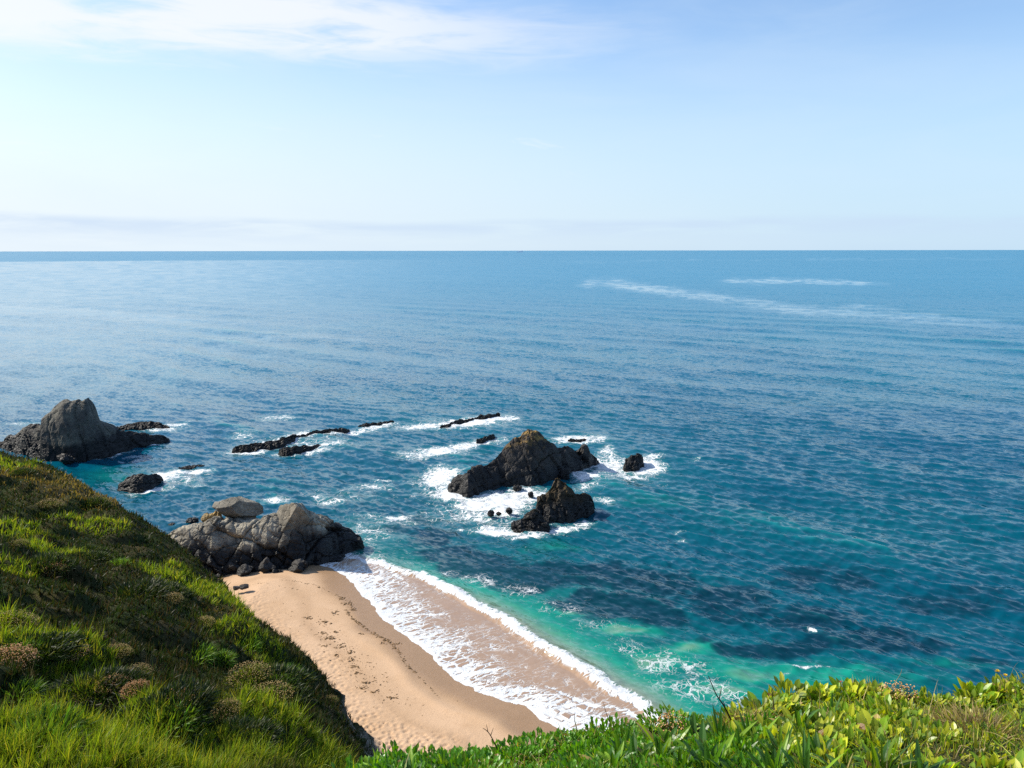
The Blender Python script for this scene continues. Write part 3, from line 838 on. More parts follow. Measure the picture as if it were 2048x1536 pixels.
def rock_disp(p, n, size, amp, seed, strata=(0.25, 0.5, 0.3), vert=1.0, block=0.0):
    """push a rock surface in and out in tilted angular blocks, cracks and grain"""
    R3 = np.array(Euler(strata).to_matrix())
    s = (p @ R3.T)
    s = s * np.array([1, 1, vert])
    s = s + 0.18 * size * np.stack([fbm(p / size * 1.3, 2, seed + k) for k in range(3)], 1)
    F1, F2, r, v = worley(s / size, seed)
    dirs = r * 2 - 1
    d = (r[:, 0] - 0.5) * 1.3 + 1.5 * (v * dirs).sum(1) - 0.8 * np.exp(-(F2 - F1) / 0.045)
    G1, G2, r2, v2 = worley(s / (size * 0.38) + 7, seed + 5)
    d2 = (r2[:, 0] - 0.5) * 0.8 + 0.6 * (v2 * (r2 * 2 - 1)).sum(1) - 0.5 * np.exp(-(G2 - G1) / 0.07)
    if block > 0:
        sj = (p @ R3.T) / size * np.array([0.8, 0.8, 0.8 * vert]) + 0.16 * np.stack([fbm(p / size * 0.9, 3, seed + 60 + k) for k in range(3)], 1)
        rj, fj, ej = joints(sj, seed)
        dj = (rj[:, 0] - 0.5) * 1.5 + 1.1 * (fj * (rj * 2 - 1)).sum(1) - 0.65 * np.exp(-ej / 0.03)
        rk, fk, ek = joints(sj * 2.7 + 5, seed + 7)
        dj = dj + 0.40 * ((rk[:, 0] - 0.5) * 1.3 + (fk * (rk * 2 - 1)).sum(1) - 0.5 * np.exp(-ek / 0.05))
        d = d * (1 - block) + dj * block
    d = d + 0.36 * (1 - 0.6 * block) * d2 + 0.24 * fbm(p / size * 2.0, 4, seed + 9, ridged=True)
    return p + n * (d * amp)[:, None]


def ridge_rock(name, cols, mat, label, cat='rock', base_z=0.0, k=0.55, c=0.5, back=0.9, power=1.5, size=1.4, amp=0.28, seed=1, nt=70, step=0.13, jag=0.25, vert=1.0, strata=(0.25, 0.5, 0.3), group=None, block=0.6):
    """a crag raised from its skyline and its foot: cols = (px, py of skyline, py of foot[, extra front depth])"""
    cols = [tuple(cc) + (0.0,) * (4 - len(cc)) for cc in cols]
    a = np.array(cols, float)
    foot = P(a[:, 0], a[:, 2], base_z)
    w_m = np.abs(foot[-1, 0] - foot[0, 0]); n = max(14, int(w_m / step))
    s0 = np.linspace(0, 1, len(a)) if False else (a[:, 0] - a[0, 0]) / (a[-1, 0] - a[0, 0])
    s = np.linspace(0, 1, n)
    px = np.interp(s, s0, a[:, 0]); pt = np.interp(s, s0, a[:, 1]); pb = np.interp(s, s0, a[:, 2]); ex = np.interp(s, s0, a[:, 3])
    jn = fbm(np.stack([s * w_m * 0.9, s * 0 + seed], 1), 4, seed + 3)
    f = P(px, pb, base_z)
    tf = np.full(n, 1.0)
    for _ in range(8):
        top = PY(px, pt, f[:, 1] + tf)
        hz_ = np.maximum(top[:, 2] - base_z, 0.02)
        tf = 0.5 * tf + 0.5 * (k * hz_ + c * smooth(np.minimum(s, 1 - s), -0.02, 0.15) + ex)
    top[:, 2] += jag * jn * np.minimum(1, hz_ / 2)
    hz_ = top[:, 2] - base_z
    tb = back * tf
    # from below the back foot over the ridge to below the front foot
    tv = np.concatenate([np.linspace(-1.35, 0, nt // 3, endpoint=False), np.linspace(0, 1.3, nt)])
    V = np.zeros((len(tv), n, 3))
    for i, tt in enumerate(tv):
        at = abs(tt)
        if tt <= 0:
            V[i, :, 0] = top[:, 0]; V[i, :, 1] = top[:, 1] + at * tb
        else:
            V[i, :, 0] = top[:, 0] + (f[:, 0] - top[:, 0]) * at; V[i, :, 1] = top[:, 1] - at * tf
        drop = 1 - min(at, 1) ** power - (2.6 * (at - 1) if at > 1 else 0)
        V[i, :, 2] = base_z + hz_ * drop - (0.35 if at >= 1 else 0) * (at - 1) * 4
    # sink both ends
    e = np.minimum(s, 1 - s) * w_m
    V[:, :, 2] -= 1.1 * (1 - smooth(e, 0, 0.45))[None, :]
    nrm = grid_normals(V)
    flip = np.sign(np.mean(nrm[nt // 3 - 1:nt // 3 + 3, :, 2]))
    nrm = nrm * (flip if flip != 0 else 1)
    p = V.reshape(-1, 3)
    p2 = rock_disp(p, nrm.reshape(-1, 3), size, amp, seed, strata, vert, block)
    fc = grid_faces(len(tv), n)
    if flip < 0: fc = fc[:, ::-1]
    o = mesh_np(name, p2, fc, mat, False)
    recenter(o)
    tag(o, label, cat, group)
    return o


def ico(sub):
    import bmesh
    bm = bmesh.new(); bmesh.ops.create_icosphere(bm, subdivisions=sub, radius=1.0)
    v = np.array([x.co[:] for x in bm.verts]); f = np.array([[q.index for q in ff.verts] for ff in bm.faces]); bm.free()
    return v, f


ICO5 = ico(5); ICO4 = ico(4); ICO3 = ico(3)


def boulder(name, box, y, mat, label, seed, depth=None, rot=(0, 0, 0), cuts=9, size=0.9, amp=0.08, res=5, cat='boulder', group=None, sink=0.0, flat=0.72):
    """a rounded block: box = (px0, py0, px1, py1) of its outline, y = how far off its middle lies"""
    px0, py0, px1, py1 = box
    a = PY(np.array(px0), np.array((py0 + py1) / 2), np.array(y)); b = PY(np.array(px1), np.array((py0 + py1) / 2), np.array(y))
    tp = PY(np.array((px0 + px1) / 2), np.array(py0), np.array(y)); bt = PY(np.array((px0 + px1) / 2), np.array(py1), np.array(y))
    cen = (tp + bt) / 2; cen[0] = (a[0] + b[0]) / 2
    rad = np.array([(b[0] - a[0]) / 2, depth or (b[0] - a[0]) * 0.4, (tp[2] - bt[2]) / 2])
    v, f = {5: ICO5, 4: ICO4, 3: ICO3}[res]
    p = v.copy()
    rg = np.random.default_rng(seed)
    for _ in range(cuts):
        nn = rg.normal(size=3); nn /= np.linalg.norm(nn)
        d = rg.uniform(flat, 0.95)
        p = p - np.clip(p @ nn - d, 0, None)[:, None] * nn
    n = p / (np.linalg.norm(p, axis=1, keepdims=True) + 1e-9)
    p = p / np.abs(p).max(0)
    R3 = np.array(Euler(rot).to_matrix())
    p = (p * rad) @ R3.T + cen
    p[:, 2] -= sink
    p = rock_disp(p, n, size, amp, seed + 40, block=0.3)
    o = mesh_np(name, p, f, mat, False)
    recenter(o)
    tag(o, label, cat, group)
    return o


ridge_rock('sea_stack', [(79, 912, 921), (85, 834, 923), (96, 824, 924), (112, 813, 925), (130, 801, 925), (146, 808, 925), (159, 804, 924), (173, 797, 923), (183, 815, 921), (192, 838, 918), (214, 848, 913), (230, 860, 907), (240, 884, 903)],
           M_STACKG, 'tall flat-sided grey rock tower rising above the grassy hilltop', 'sea stack', size=3.0, amp=0.36, block=0.8, seed=21, k=0.34, c=1.0, power=3.6, vert=0.4, strata=(0.08, 0.2, 0.15), jag=0.25, nt=90)
ridge_rock('rock_ledge', [(-70, 888, 894), (0, 884, 897), (16, 876, 902), (34, 866, 907), (50, 851, 912), (66, 848, 915), (82, 850, 918), (92, 880, 919)], M_STACKG, 'dark stepped shelf leading up to the tall grey tower from the hill side', 'rock', size=1.6, amp=0.3, seed=121, k=0.5, power=2.4, vert=0.6)
ridge_rock('rock_ledge', [(196, 866, 918), (216, 858, 914), (240, 861, 908), (262, 866, 900), (300, 870, 893), (330, 872, 883), (344, 878, 880)], M_REEF, 'long black shelf running out to sea from the foot of the grey tower', 'rock', size=1.5, amp=0.3, seed=122, k=0.7, power=1.7, vert=0.6)
boulder('surf_boulder', (113, 905, 150, 928), float(P(130, 928)[1]), M_STACK, 'dark block fallen at the foot of the grey tower', 69, res=4, size=0.9, amp=0.2, cuts=14, flat=0.5)
ridge_rock('rock_ledge', [(225, 857, 858), (250, 850, 858), (275, 842, 857), (300, 843, 857), (322, 848, 856), (345, 853, 855)], M_REEF, 'low black ledge pointing out to sea behind the tall grey rock', 'rock', seed=22, size=0.9, amp=0.22, k=0.9)
ridge_rock('sea_rock', [(228, 975, 977), (245, 962, 980), (265, 949, 982), (285, 945, 981), (305, 947, 976), (322, 952, 967), (330, 958, 960)], M_STACK, 'smooth humped black rock in the cove beyond the green slope', 'rock', seed=23, size=1.1, amp=0.18)
ridge_rock('sea_rock', [(350, 938, 940), (370, 933, 939), (385, 931, 937), (400, 930, 936), (413, 933, 934)], M_REEF, 'flat skerry awash just past the humped black rock', 'rock', seed=24, size=0.6, amp=0.16, jag=0.4)
ridge_rock('reef', [(460, 898, 900), (470, 893, 903), (495, 889, 902), (520, 885, 899), (545, 880, 896), (570, 874, 892), (588, 869, 884), (610, 870, 876), (625, 862, 873), (660, 858, 867), (690, 855, 862), (704, 856, 858)],
           M_REEF, 'long black reef drawn out like a bar through the foam', 'reef', seed=25, size=0.9, amp=0.26, jag=0.5, k=0.8)
ridge_rock('reef', [(552, 903, 905), (562, 895, 909), (585, 893, 908), (610, 891, 903), (630, 890, 897), (652, 889, 892)], M_REEF, 'short black reef lying in front of the long bar', 'reef', seed=26, size=0.8, amp=0.22, jag=0.4)
ridge_rock('reef', [(712, 851, 853), (735, 847, 851), (755, 844, 848), (775, 842, 846), (792, 842, 844)], M_REEF, 'thin strip of reef off the far end of the long bar', 'reef', seed=27, size=0.6, amp=0.16, jag=0.4)
ridge_rock('reef', [(876, 853, 855), (895, 848, 854), (912, 841, 849), (930, 838, 846), (945, 834, 844), (965, 833, 841), (980, 828, 839), (995, 827, 834), (1003, 830, 832)], M_REEF, 'jagged black reef farthest out, ringed by white water', 'reef', seed=28, size=0.8, amp=0.26, jag=0.6)
ridge_rock('sea_rock', [(948, 882, 884), (962, 876, 883), (975, 871, 880), (985, 868, 876), (994, 870, 873)], M_REEF, 'small black rock with a trail of foam left of the tall peak', 'rock', seed=29, size=0.6, amp=0.18)
ridge_rock('sea_rock', [(1131, 882, 884), (1140, 878, 885), (1150, 880, 884), (1160, 878, 884), (1168, 877, 883), (1177, 881, 882)], M_REEF, 'low skerry ringed by foam behind the tall peak', 'rock', seed=30, size=0.6, amp=0.18, jag=0.4)
ridge_rock('sea_stack', [(893, 975, 978), (903, 962, 983), (918, 950, 985), (935, 944, 992), (960, 933, 985), (975, 928, 980), (990, 915, 978), (1003, 902, 976), (1012, 886, 976), (1030, 872, 975), (1047, 865, 974), (1062, 861, 974), (1078, 865, 972), (1092, 876, 970), (1102, 886, 967), (1125, 892, 958), (1145, 893, 950), (1165, 894, 946), (1175, 897, 940), (1186, 906, 930), (1200, 918, 921)],
           M_STACK, 'tall dark triangular rock peak standing in white surf', 'sea stack', size=2.4, amp=0.40, seed=31, k=0.50, c=0.8, power=1.35, vert=0.45, block=0.7, strata=(0.15, 0.45, 0.1), jag=0.45)
ridge_rock('sea_stack', [(1066, 1040, 1042), (1075, 1000, 1043), (1083, 986, 1042), (1096, 983, 1043), (1104, 970, 1042), (1110, 959, 1042), (1117, 957, 1042), (1126, 964, 1041), (1138, 973, 1039), (1150, 984, 1037), (1165, 986, 1034), (1178, 994, 1028), (1188, 998, 1018), (1194, 1008, 1010)],
           M_BROWN, 'smaller brown knobbed rock pinnacle in front of the tall peak', 'sea stack', size=1.2, amp=0.34, seed=32, k=0.45, c=0.6, power=1.25, vert=0.5, strata=(0.1, 0.2, 0.3), jag=0.4)
ridge_rock('sea_rock', [(1018, 1056, 1058), (1028, 1044, 1060), (1042, 1034, 1062), (1055, 1024, 1062), (1068, 1016, 1062), (1080, 1020, 1060), (1092, 1038, 1060), (1104, 1052, 1055)], M_BROWN, 'low knobbly rock at the foot of the brown pinnacle', 'rock', seed=33, size=0.8, amp=0.26, jag=0.5)
ridge_rock('sea_rock', [(1244, 935, 938), (1250, 918, 939), (1262, 914, 939), (1268, 908, 938), (1276, 904, 936), (1284, 910, 931), (1290, 922, 926)], M_REEF, 'lone two-humped black rock farthest toward the open sea', 'rock', seed=34, size=0.9, amp=0.26, k=0.5, jag=0.5)
for bx, sd, lb in [((975, 1021, 988, 1034), 1, 'black boulder in the surf, left one of three by the brown pinnacle'), ((992, 1024, 1003, 1031), 2, 'tiny black boulder in the surf, middle of three by the brown pinnacle'), ((1011, 1016, 1026, 1028), 3, 'black boulder in the surf, nearest of three to the brown pinnacle')]:
    boulder('surf_boulder', bx, float(P((bx[0] + bx[2]) / 2, bx[3])[1]), M_REEF, lb, 60 + sd, res=4, size=0.4, amp=0.08, group='boulders in the surf between the stacks')
boulder('surf_boulder', (1026, 970, 1045, 982), float(P(1036, 980)[1]), M_REEF, 'black boulder at the wet foot of the tall peak', 66, res=4, size=0.4, amp=0.1)
boulder('surf_boulder', (1055, 984, 1068, 996), float(P(1060, 994)[1]), M_REEF, 'black boulder in foam between the tall peak and brown pinnacle', 67, res=4, size=0.4, amp=0.1)
boulder('surf_boulder', (1120, 938, 1140, 962), float(P(1130, 960)[1]), M_REEF, 'pointed wet block jutting from the seaward foot of the tall peak', 68, res=4, size=0.5, amp=0.14)

# the outcrop that ends the beach
ridge_rock('rock_outcrop', [(318, 1075, 1150), (345, 1058, 1156), (365, 1052, 1160), (400, 1046, 1160), (425, 1038, 1158), (450, 1040, 1155), (490, 1046, 1152), (520, 1044, 1150), (535, 1030, 1149), (548, 1024, 1147), (575, 1018, 1144), (610, 1018, 1138), (630, 1026, 1130), (652, 1040, 1122), (675, 1050, 1110), (695, 1060, 1100), (708, 1070, 1094), (726, 1083, 1088)],
           M_WALL, 'craggy grey rock wall at the far end of the beach', 'rock outcrop', base_z=0.4, size=2.3, amp=0.40, seed=41, k=0.50, c=1.0, power=2.1, vert=1.0, block=0.7, strata=(0.12, -0.45, 0.15), jag=0.3, step=0.085, nt=120)
YO = float(P(500, 1150, 0.6)[1])
boulder('perched_boulder', (426, 988, 526, 1034), YO + 4.9, M_BOULD, 'big slab boulder tilted on top of the grey rock wall', 71, depth=1.6, rot=(0, 0.13, 0.2), cuts=14, size=2.2, amp=0.14, flat=0.5)
boulder('ledge_block', (438, 1024, 522, 1058), YO + 4.3, M_BOULD, 'broad block wedged right under the tilted slab boulder', 72, depth=1.5, rot=(0, 0.16, 0), cuts=14, size=1.8, amp=0.18, flat=0.5)
boulder('dome_boulder', (542, 1002, 631, 1062), YO + 4.0, M_BOULD, 'rounded grey dome boulder crowning the middle of the rock wall', 73, depth=1.7, rot=(0, -0.22, 0), cuts=14, size=2.0, amp=0.17, flat=0.55)
M_OCH = rock_mat('ochre_rock', (0.20, 0.15, 0.08), (0.34, 0.26, 0.13), (0.42, 0.27, 0.09), -5, 3.0, 0.8)
boulder('lichen_block', (403, 1028, 432, 1046), YO + 4.4, M_OCH, 'low ochre lichened block on the rock wall, nearest the green slope', 74, res=4, cuts=12, size=0.7, amp=0.1, flat=0.55)
boulder('lichen_block', (420, 1020, 444, 1046), YO + 4.6, M_OCH, 'upright ochre lichened block beneath the pointed end of the slab boulder', 75, res=4, cuts=12, size=0.6, amp=0.12, flat=0.55)
boulder('shore_boulder', (372, 1035, 396, 1050), float(P(384, 1052, 0.5)[1]) + 3, M_REEF, 'dark boulder peeping over the rock wall beside the sea', 76, res=4, size=0.6, amp=0.1)
boulder('shore_boulder', (334, 1044, 356, 1056), float(P(345, 1054, 0.5)[1]) + 3, M_BASE, 'grey boulder by the sea at the edge of the green slope', 77, res=4, size=0.6, amp=0.1)
rg = np.random.default_rng(5)
for i, (bx, lb, mt_) in enumerate([
        ((512, 1118, 552, 1150), 'dark boulder on the sand beneath the wall, nearest the slope', M_BASE), ((556, 1112, 590, 1138), 'rounded dark boulder leaning on the wall above the sand', M_BASE),
        ((575, 1122, 622, 1148), 'large weedy boulder half buried at the edge of the sand', M_BASE), ((540, 1136, 566, 1153), 'small blue-grey boulder sitting out on the sand by the wall', M_BASE),
        ((612, 1100, 640, 1118), 'dark boulder wedged in the corner above the surf', M_REEF), ((470, 1130, 512, 1156), 'big blackish boulder in shadow under the wall', M_BASE),
        ((440, 1122, 482, 1150), 'blackish boulder deepest in the shaded corner by the slope', M_BASE), ((596, 1108, 616, 1122), 'small dark stone between the weedy boulder and the wall', M_REEF),
        ((655, 1080, 700, 1104), 'black sloping block where the wall meets the surf', M_REEF), ((690, 1076, 728, 1096), 'wet black block at the very tip of the wall', M_REEF)]):
    y_ = float(P((bx[0] + bx[2]) / 2, bx[3], 0.5)[1]) + 0.5
    boulder('foot_boulder', bx, y_, mt_, lb, 80 + i, res=4, cuts=16, flat=0.45, size=1.0, amp=0.16, rot=(0, rg.uniform(-.2, .2), 0))
ridge_rock('rock_ledge', [(618, 1134, 1137), (625, 1124, 1139), (645, 1117, 1136), (665, 1113, 1130), (685, 1107, 1124), (698, 1108, 1112)], M_REEF, 'flat black ledge in the white wash at the top of the beach', 'rock', base_z=0.2, seed=45, size=0.8, amp=0.18, k=0.7, jag=0.2)
boulder('beach_stone', (466, 1172, 478, 1180), float(P(472, 1180, 1.2)[1]), M_BASE, 'small reddish dark stone lying on sand beside the slope', 95, res=3, size=0.4, amp=0.05, cat='stone')
boulder('beach_stone', (478, 1168, 498, 1178), float(P(488, 1178, 1.2)[1]), M_BASE, 'flat dark stone lying out on the upper sand', 96, res=3, size=0.4, amp=0.05, cat='stone')


# ------------------------------------------------------------------ blades and leaves
def tubes_leaves(base, dirv, up, L, Wd, bend, col, seg=3, fold=0.0, shape='blade', jitter=0.06):
    """many leaves as one array: each a strip that rises from base along dirv and droops by bend"""
    n = len(base)
    t = np.linspace(0, 1, seg + 1)
    side = np.cross(dirv, up); side /= np.linalg.norm(side, axis=1, keepdims=True) + 1e-9
    if shape == 'blade':
        prof = 1 - t ** 1.6
    elif shape == 'lance':
        prof = np.sin(np.pi * np.clip(0.08 + 0.92 * t, 0, 1)) ** 0.8
        prof[0] = 0.28
    else:                              # spoon
        prof = np.where(t < 0.35, 0.25 + 0.3 * t, np.sin(np.pi * (0.25 + 0.75 * (t - 0.3) / 0.7)) ** 0.7)
        prof = np.clip(prof, 0, 1)
    prof[-1] = 0.0
    P3 = []; CL = []; F = []
    per = 0; three = fold > 0
    rows = []
    for i, tt in enumerate(t):
        cpos = base + dirv * (L * tt)[:, None] - np.array([0, 0, 1.0]) * (bend * L * tt * tt)[:, None]
        wv = side * (Wd * prof[i] * 0.5)[:, None]
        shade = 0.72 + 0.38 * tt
        if i == seg:
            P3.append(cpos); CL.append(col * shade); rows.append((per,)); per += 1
        elif three:
            upv = np.cross(side, dirv)
            liftv = upv * (Wd * prof[i] * fold)[:, None]
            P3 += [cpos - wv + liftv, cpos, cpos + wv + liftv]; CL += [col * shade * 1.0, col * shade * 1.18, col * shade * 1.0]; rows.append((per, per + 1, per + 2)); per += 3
        else:
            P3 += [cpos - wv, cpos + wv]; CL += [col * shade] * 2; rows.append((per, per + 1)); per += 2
    V = np.stack(P3, 1).reshape(-1, 3)
    CC = np.stack(CL, 1).reshape(-1, 3)
    quads = []; tris = []
    for a, b in zip(rows[:-1], rows[1:]):
        for j in range(len(a) - 1):
            if len(b) == 1: tris.append((a[j], a[j + 1], b[0]))
            else: quads.append((a[j], a[j + 1], b[j + 1], b[j]))
    off = (np.arange(n) * per)[:, None, None]
    fq = (np.array(quads)[None] + off).reshape(-1, 4) if quads else np.zeros((0, 4), int)
    ft = (np.array(tris)[None] + off).reshape(-1, 3)
    return V, fq, ft, CC


def merge(parts):
    V = []; Q = []; T = []; K = []; o = 0
    for v, q, t, c in parts:
        V.append(v); K.append(c); Q.append(q + o); T.append(t + o); o += len(v)
    fs = [x for x in (np.vstack(Q), np.vstack(T)) if len(x)]
    return np.vstack(V), fs, np.vstack(K)


def rand_dirs(n, lean=0.4, rg=RNG, wind=(0.0, 0.0)):
    a = rg.uniform(0, 2 * np.pi, n); m_ = np.abs(rg.normal(0, lean, n))
    d = np.stack([np.cos(a) * m_ + wind[0], np.sin(a) * m_ + wind[1], np.ones(n)], 1)
    return d / np.linalg.norm(d, axis=1, keepdims=True)


def pick(n, palette, weights, var=0.2, rg=RNG):
    pal = np.array(palette); k = rg.choice(len(pal), n, p=np.array(weights) / np.sum(weights))
    return pal[k] * (1 + rg.normal(0, var, (n, 1))).clip(0.4, 1.7)


GREEN_ = (0.075, 0.145, 0.020); BRIGHT = (0.13, 0.215, 0.022); OLIVE = (0.085, 0.095, 0.026); STRAW = (0.24, 0.18, 0.085); BROWN = (0.12, 0.085, 0.042); DARKG = (0.016, 0.036, 0.010); BLUEG = (0.06, 0.10, 0.045)

# grass over the slope; each tuft leans and takes on painted sunlit and shaded patches
NB = 330000
az_ = np.radians(RNG.uniform(-40, -1, NB)); rad = np.exp(RNG.uniform(math.log(6.5), math.log(72), NB))
bxy = np.stack([rad * np.sin(az_), rad * np.cos(az_)], 1)
tuft = bxy + 0
# gather into tufts
F1, F2, rW, vec = worley(bxy / (0.16 + 0.0 * rad[:, None]), 17)
bxy = bxy - vec * 0.16 * RNG.uniform(0.2, 0.85, (NB, 1))
zh, inn = hill_z(bxy)
zl, il = ledge_z(bxy)
okk = (inn > -0.5 - RNG.uniform(0, 2.1, NB) ** 2) & (zh > zl + 0.05)
bxy = bxy[okk]; zh = zh[okk]; rad = rad[okk]; inn = inn[okk]; rW = rW[okk]
n = len(bxy)
hum = hummock(bxy)
pn = fbm(bxy * 0.30 + 9, 4, 121); pn2 = fbm(bxy * 0.9 + 4, 3, 122); pn3 = fbm(bxy * 0.16 + 2, 2, 123)
dd = np.hypot(bxy[:, 0], bxy[:, 1])
LIT_PATCH = [(400, 1178, 2.6), (440, 1195, 1.6), (60, 1490, 1.9), (200, 1500, 1.8), (330, 1515, 1.4), (100, 1450, .9), (120, 1310, 1.3), (50, 1275, 1.2), (150, 1370, 1.1), (500, 1310, 1.5), (130, 1110, 1.6), (190, 1050, 2.0), (590, 1470, 1.2), (580, 1500, 1), (60, 915, 3.5), (0, 930, 3), (20, 1060, 2.2), (490, 1290, 1.0), (330, 1150, 1.6), (40, 1150, 1.0), (260, 1440, .6), (120, 1420, .6), (560, 1440, .8)]  # spots where sunlight is painted into the grass colour
lit_pat = np.zeros(n)
for px_, py_, r_ in LIT_PATCH:
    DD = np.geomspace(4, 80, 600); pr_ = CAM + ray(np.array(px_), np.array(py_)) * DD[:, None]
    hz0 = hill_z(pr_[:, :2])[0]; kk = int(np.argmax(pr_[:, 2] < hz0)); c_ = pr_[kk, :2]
    lit_pat = np.maximum(lit_pat, np.exp(-((bxy - c_) ** 2).sum(1) / (r_ * r_)))
lit_grass = smooth(1.35 * lit_pat - 0.48 + 0.35 * pn + 0.35 * pn2 + 0.30 * (hum - 0.2), 0.0, 0.5)
col = (1 - lit_grass)[:, None] * pick(n, [DARKG, (0.036, 0.040, 0.012), (0.026, 0.048, 0.022), (0.056, 0.038, 0.020)], [.42, .22, .18, .18]) + lit_grass[:, None] * pick(n, [(0.12, 0.21, 0.018), (0.26, 0.35, 0.024), (0.36, 0.35, 0.05)], [.4, .4, .2])  # dark mix imitates shaded slope, bright mix imitates sunlit grass
dryp = smooth(pn3 + 0.5 * pn2 + 0.55 * smooth(dd, 36, 60) - 0.25, 0.12, 0.4)
usedry = RNG.uniform(0, 1, n) < dryp * 0.75
col[usedry] = pick(int(usedry.sum()), [STRAW, BROWN, (0.20, 0.16, 0.05)], [.45, .3, .25])
Lb = (0.11 + 0.17 * RNG.uniform(0, 1, n) ** 1.5 + 0.12 * lit_grass) * (0.5 + 1.0 * rW[:, 1]) * (1 + 0.006 * dd)
Wb = np.maximum(0.0085, 0.00105 * dd) * RNG.uniform(0.6, 1.6, n)
base = np.column_stack([bxy, zh - 0.03])
dv = rand_dirs(n, 0.45, wind=(0.18, -0.05))
side_up = np.stack([RNG.normal(size=n), RNG.normal(size=n), np.zeros(n)], 1)
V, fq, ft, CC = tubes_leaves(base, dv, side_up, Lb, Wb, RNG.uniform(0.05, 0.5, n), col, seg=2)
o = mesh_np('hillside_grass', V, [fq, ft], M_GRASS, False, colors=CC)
tag(o, kind='stuff')
# pale seeding stalks standing over the grass
n = 5200
az_ = np.radians(RNG.uniform(-36, -4, n)); rad = np.exp(RNG.uniform(math.log(6.8), math.log(34), n))
bxy = np.stack([rad * np.sin(az_), rad * np.cos(az_)], 1)
zh, inn = hill_z(bxy)
okk = (inn > 0.1) & (fbm(bxy * 0.5, 3, 131) > -0.12); bxy = bxy[okk]; zh = zh[okk]; n = len(bxy)
V, fq, ft, CC = tubes_leaves(np.column_stack([bxy, zh]), rand_dirs(n, 0.28, wind=(0.12, -.03)), np.stack([RNG.normal(size=n), RNG.normal(size=n), np.zeros(n)], 1), RNG.uniform(.22, .45, n), np.maximum(.005, 0.0005 * np.hypot(*bxy.T)), RNG.uniform(.0, .3, n), pick(n, [STRAW, (0.26, 0.21, 0.11), OLIVE], [.5, .3, .2]), seg=3)
tag(mesh_np('seeding_grass', V, [fq, ft], M_DRY, False, colors=CC), kind='stuff')


# cushions of thrift and low shrubs on the slope
def cushion(name, n_leaf, n_stalk, rad_, hh, pal, wts, stalkpal, seed, leafL=0.09, leafW=0.012):
    rg = np.random.default_rng(seed)
    a = rg.uniform(0, 2 * np.pi, n_leaf); u = rg.uniform(0, 1, n_leaf) ** 0.5
    lob = 1 + 0.18 * np.sin(a * 3 + seed) + 0.1 * np.sin(a * 5 + 2 * seed)
    th = u * np.pi / 2
    d = np.stack([np.sin(th) * np.cos(a), np.sin(th) * np.sin(a), np.cos(th)], 1)
    r3 = np.stack([np.full(n_leaf, rad_) * lob, np.full(n_leaf, rad_) * lob, np.full(n_leaf, hh)], 1)
    k = rg.uniform(0.78, 1.0, n_leaf)[:, None]
    base = d * r3 * k - np.array([0, 0, 0.02])
    dv = d + rg.normal(0, 0.35, d.shape); dv[:, 2] += 0.35; dv /= np.linalg.norm(dv, axis=1, keepdims=True)
    v1 = tubes_leaves(base, dv, rg.normal(size=(n_leaf, 3)), rg.uniform(.6, 1.3, n_leaf) * leafL, rg.uniform(.7, 1.4, n_leaf) * leafW, rg.uniform(0, .4, n_leaf), pick(n_leaf, pal, wts, .22, rg), seg=2)
    root = mesh_np(name, *[x for x in merge([v1])][:2], M_GRASS, False, colors=v1[3])
    if n_stalk:
        a = rg.uniform(0, 2 * np.pi, n_stalk); u = rg.uniform(0, .95, n_stalk) ** 0.6; th = u * np.pi / 2
        d = np.stack([np.sin(th) * np.cos(a), np.sin(th) * np.sin(a), np.cos(th)], 1)
        base = d * np.array([rad_, rad_, hh]) * 0.92
        dv = d * 0.8 + rg.normal(0, .2, d.shape) + np.array([0, 0, .8]); dv /= np.linalg.norm(dv, axis=1, keepdims=True)
        Ls = rg.uniform(.05, .13, n_stalk)
        st = tubes_leaves(base, dv, rg.normal(size=(n_stalk, 3)), Ls, np.full(n_stalk, .005), np.zeros(n_stalk), pick(n_stalk, [BROWN, OLIVE], [.5, .5], .2, rg), seg=1)
        hv, hf = ICO_H
        tips = base + dv * Ls[:, None]
        hc = pick(n_stalk, stalkpal, [1] * len(stalkpal), .18, rg)
        V2 = (tips[:, None, :] + hv[None] * (np.array([.008, .008, .0075]))).reshape(-1, 3)
        F2_ = (hf[None] + (np.arange(n_stalk) * len(hv))[:, None, None]).reshape(-1, 3)
        m2 = (V2, np.zeros((0, 4), int), F2_, np.repeat(hc, len(hv), 0))
        vv, ff, cc = merge([st, m2])
        hd_ = mesh_np('flower_heads', vv, ff, M_DRY, False, colors=cc, parent=root)
        hd_['kind'] = 'stuff'
    return root


ICO_H = ico(1)
PINKS = [(0.74, 0.42, 0.21), (0.62, 0.37, 0.14), (0.80, 0.53, 0.29)]
TANS = [(0.52, 0.37, 0.14), (0.44, 0.33, 0.12), (0.56, 0.43, 0.21)]
protos = [cushion('thrift_cushion', 1300, 760, .34, .20, [GREEN_, OLIVE, BROWN], [.4, .35, .25], PINKS, 1),
          cushion('thrift_cushion', 1300, 640, .36, .22, [OLIVE, GREEN_, (0.16, 0.15, 0.04)], [.4, .3, .3], TANS, 2),
          cushion('thrift_cushion', 1500, 420, .42, .24, [(0.15, 0.14, 0.035), OLIVE, BRIGHT], [.4, .3, .3], TANS, 3)]
shrub = [cushion('low_shrub', 1500, 0, .46, .15, [DARKG, (0.03, 0.055, 0.016), OLIVE], [.5, .3, .2], PINKS, 4, .11, .016),
         cushion('leafy_clump', 700, 0, .34, .12, [BRIGHT, GREEN_, (0.10, 0.24, 0.03)], [.4, .4, .2], PINKS, 6, .19, .020)]


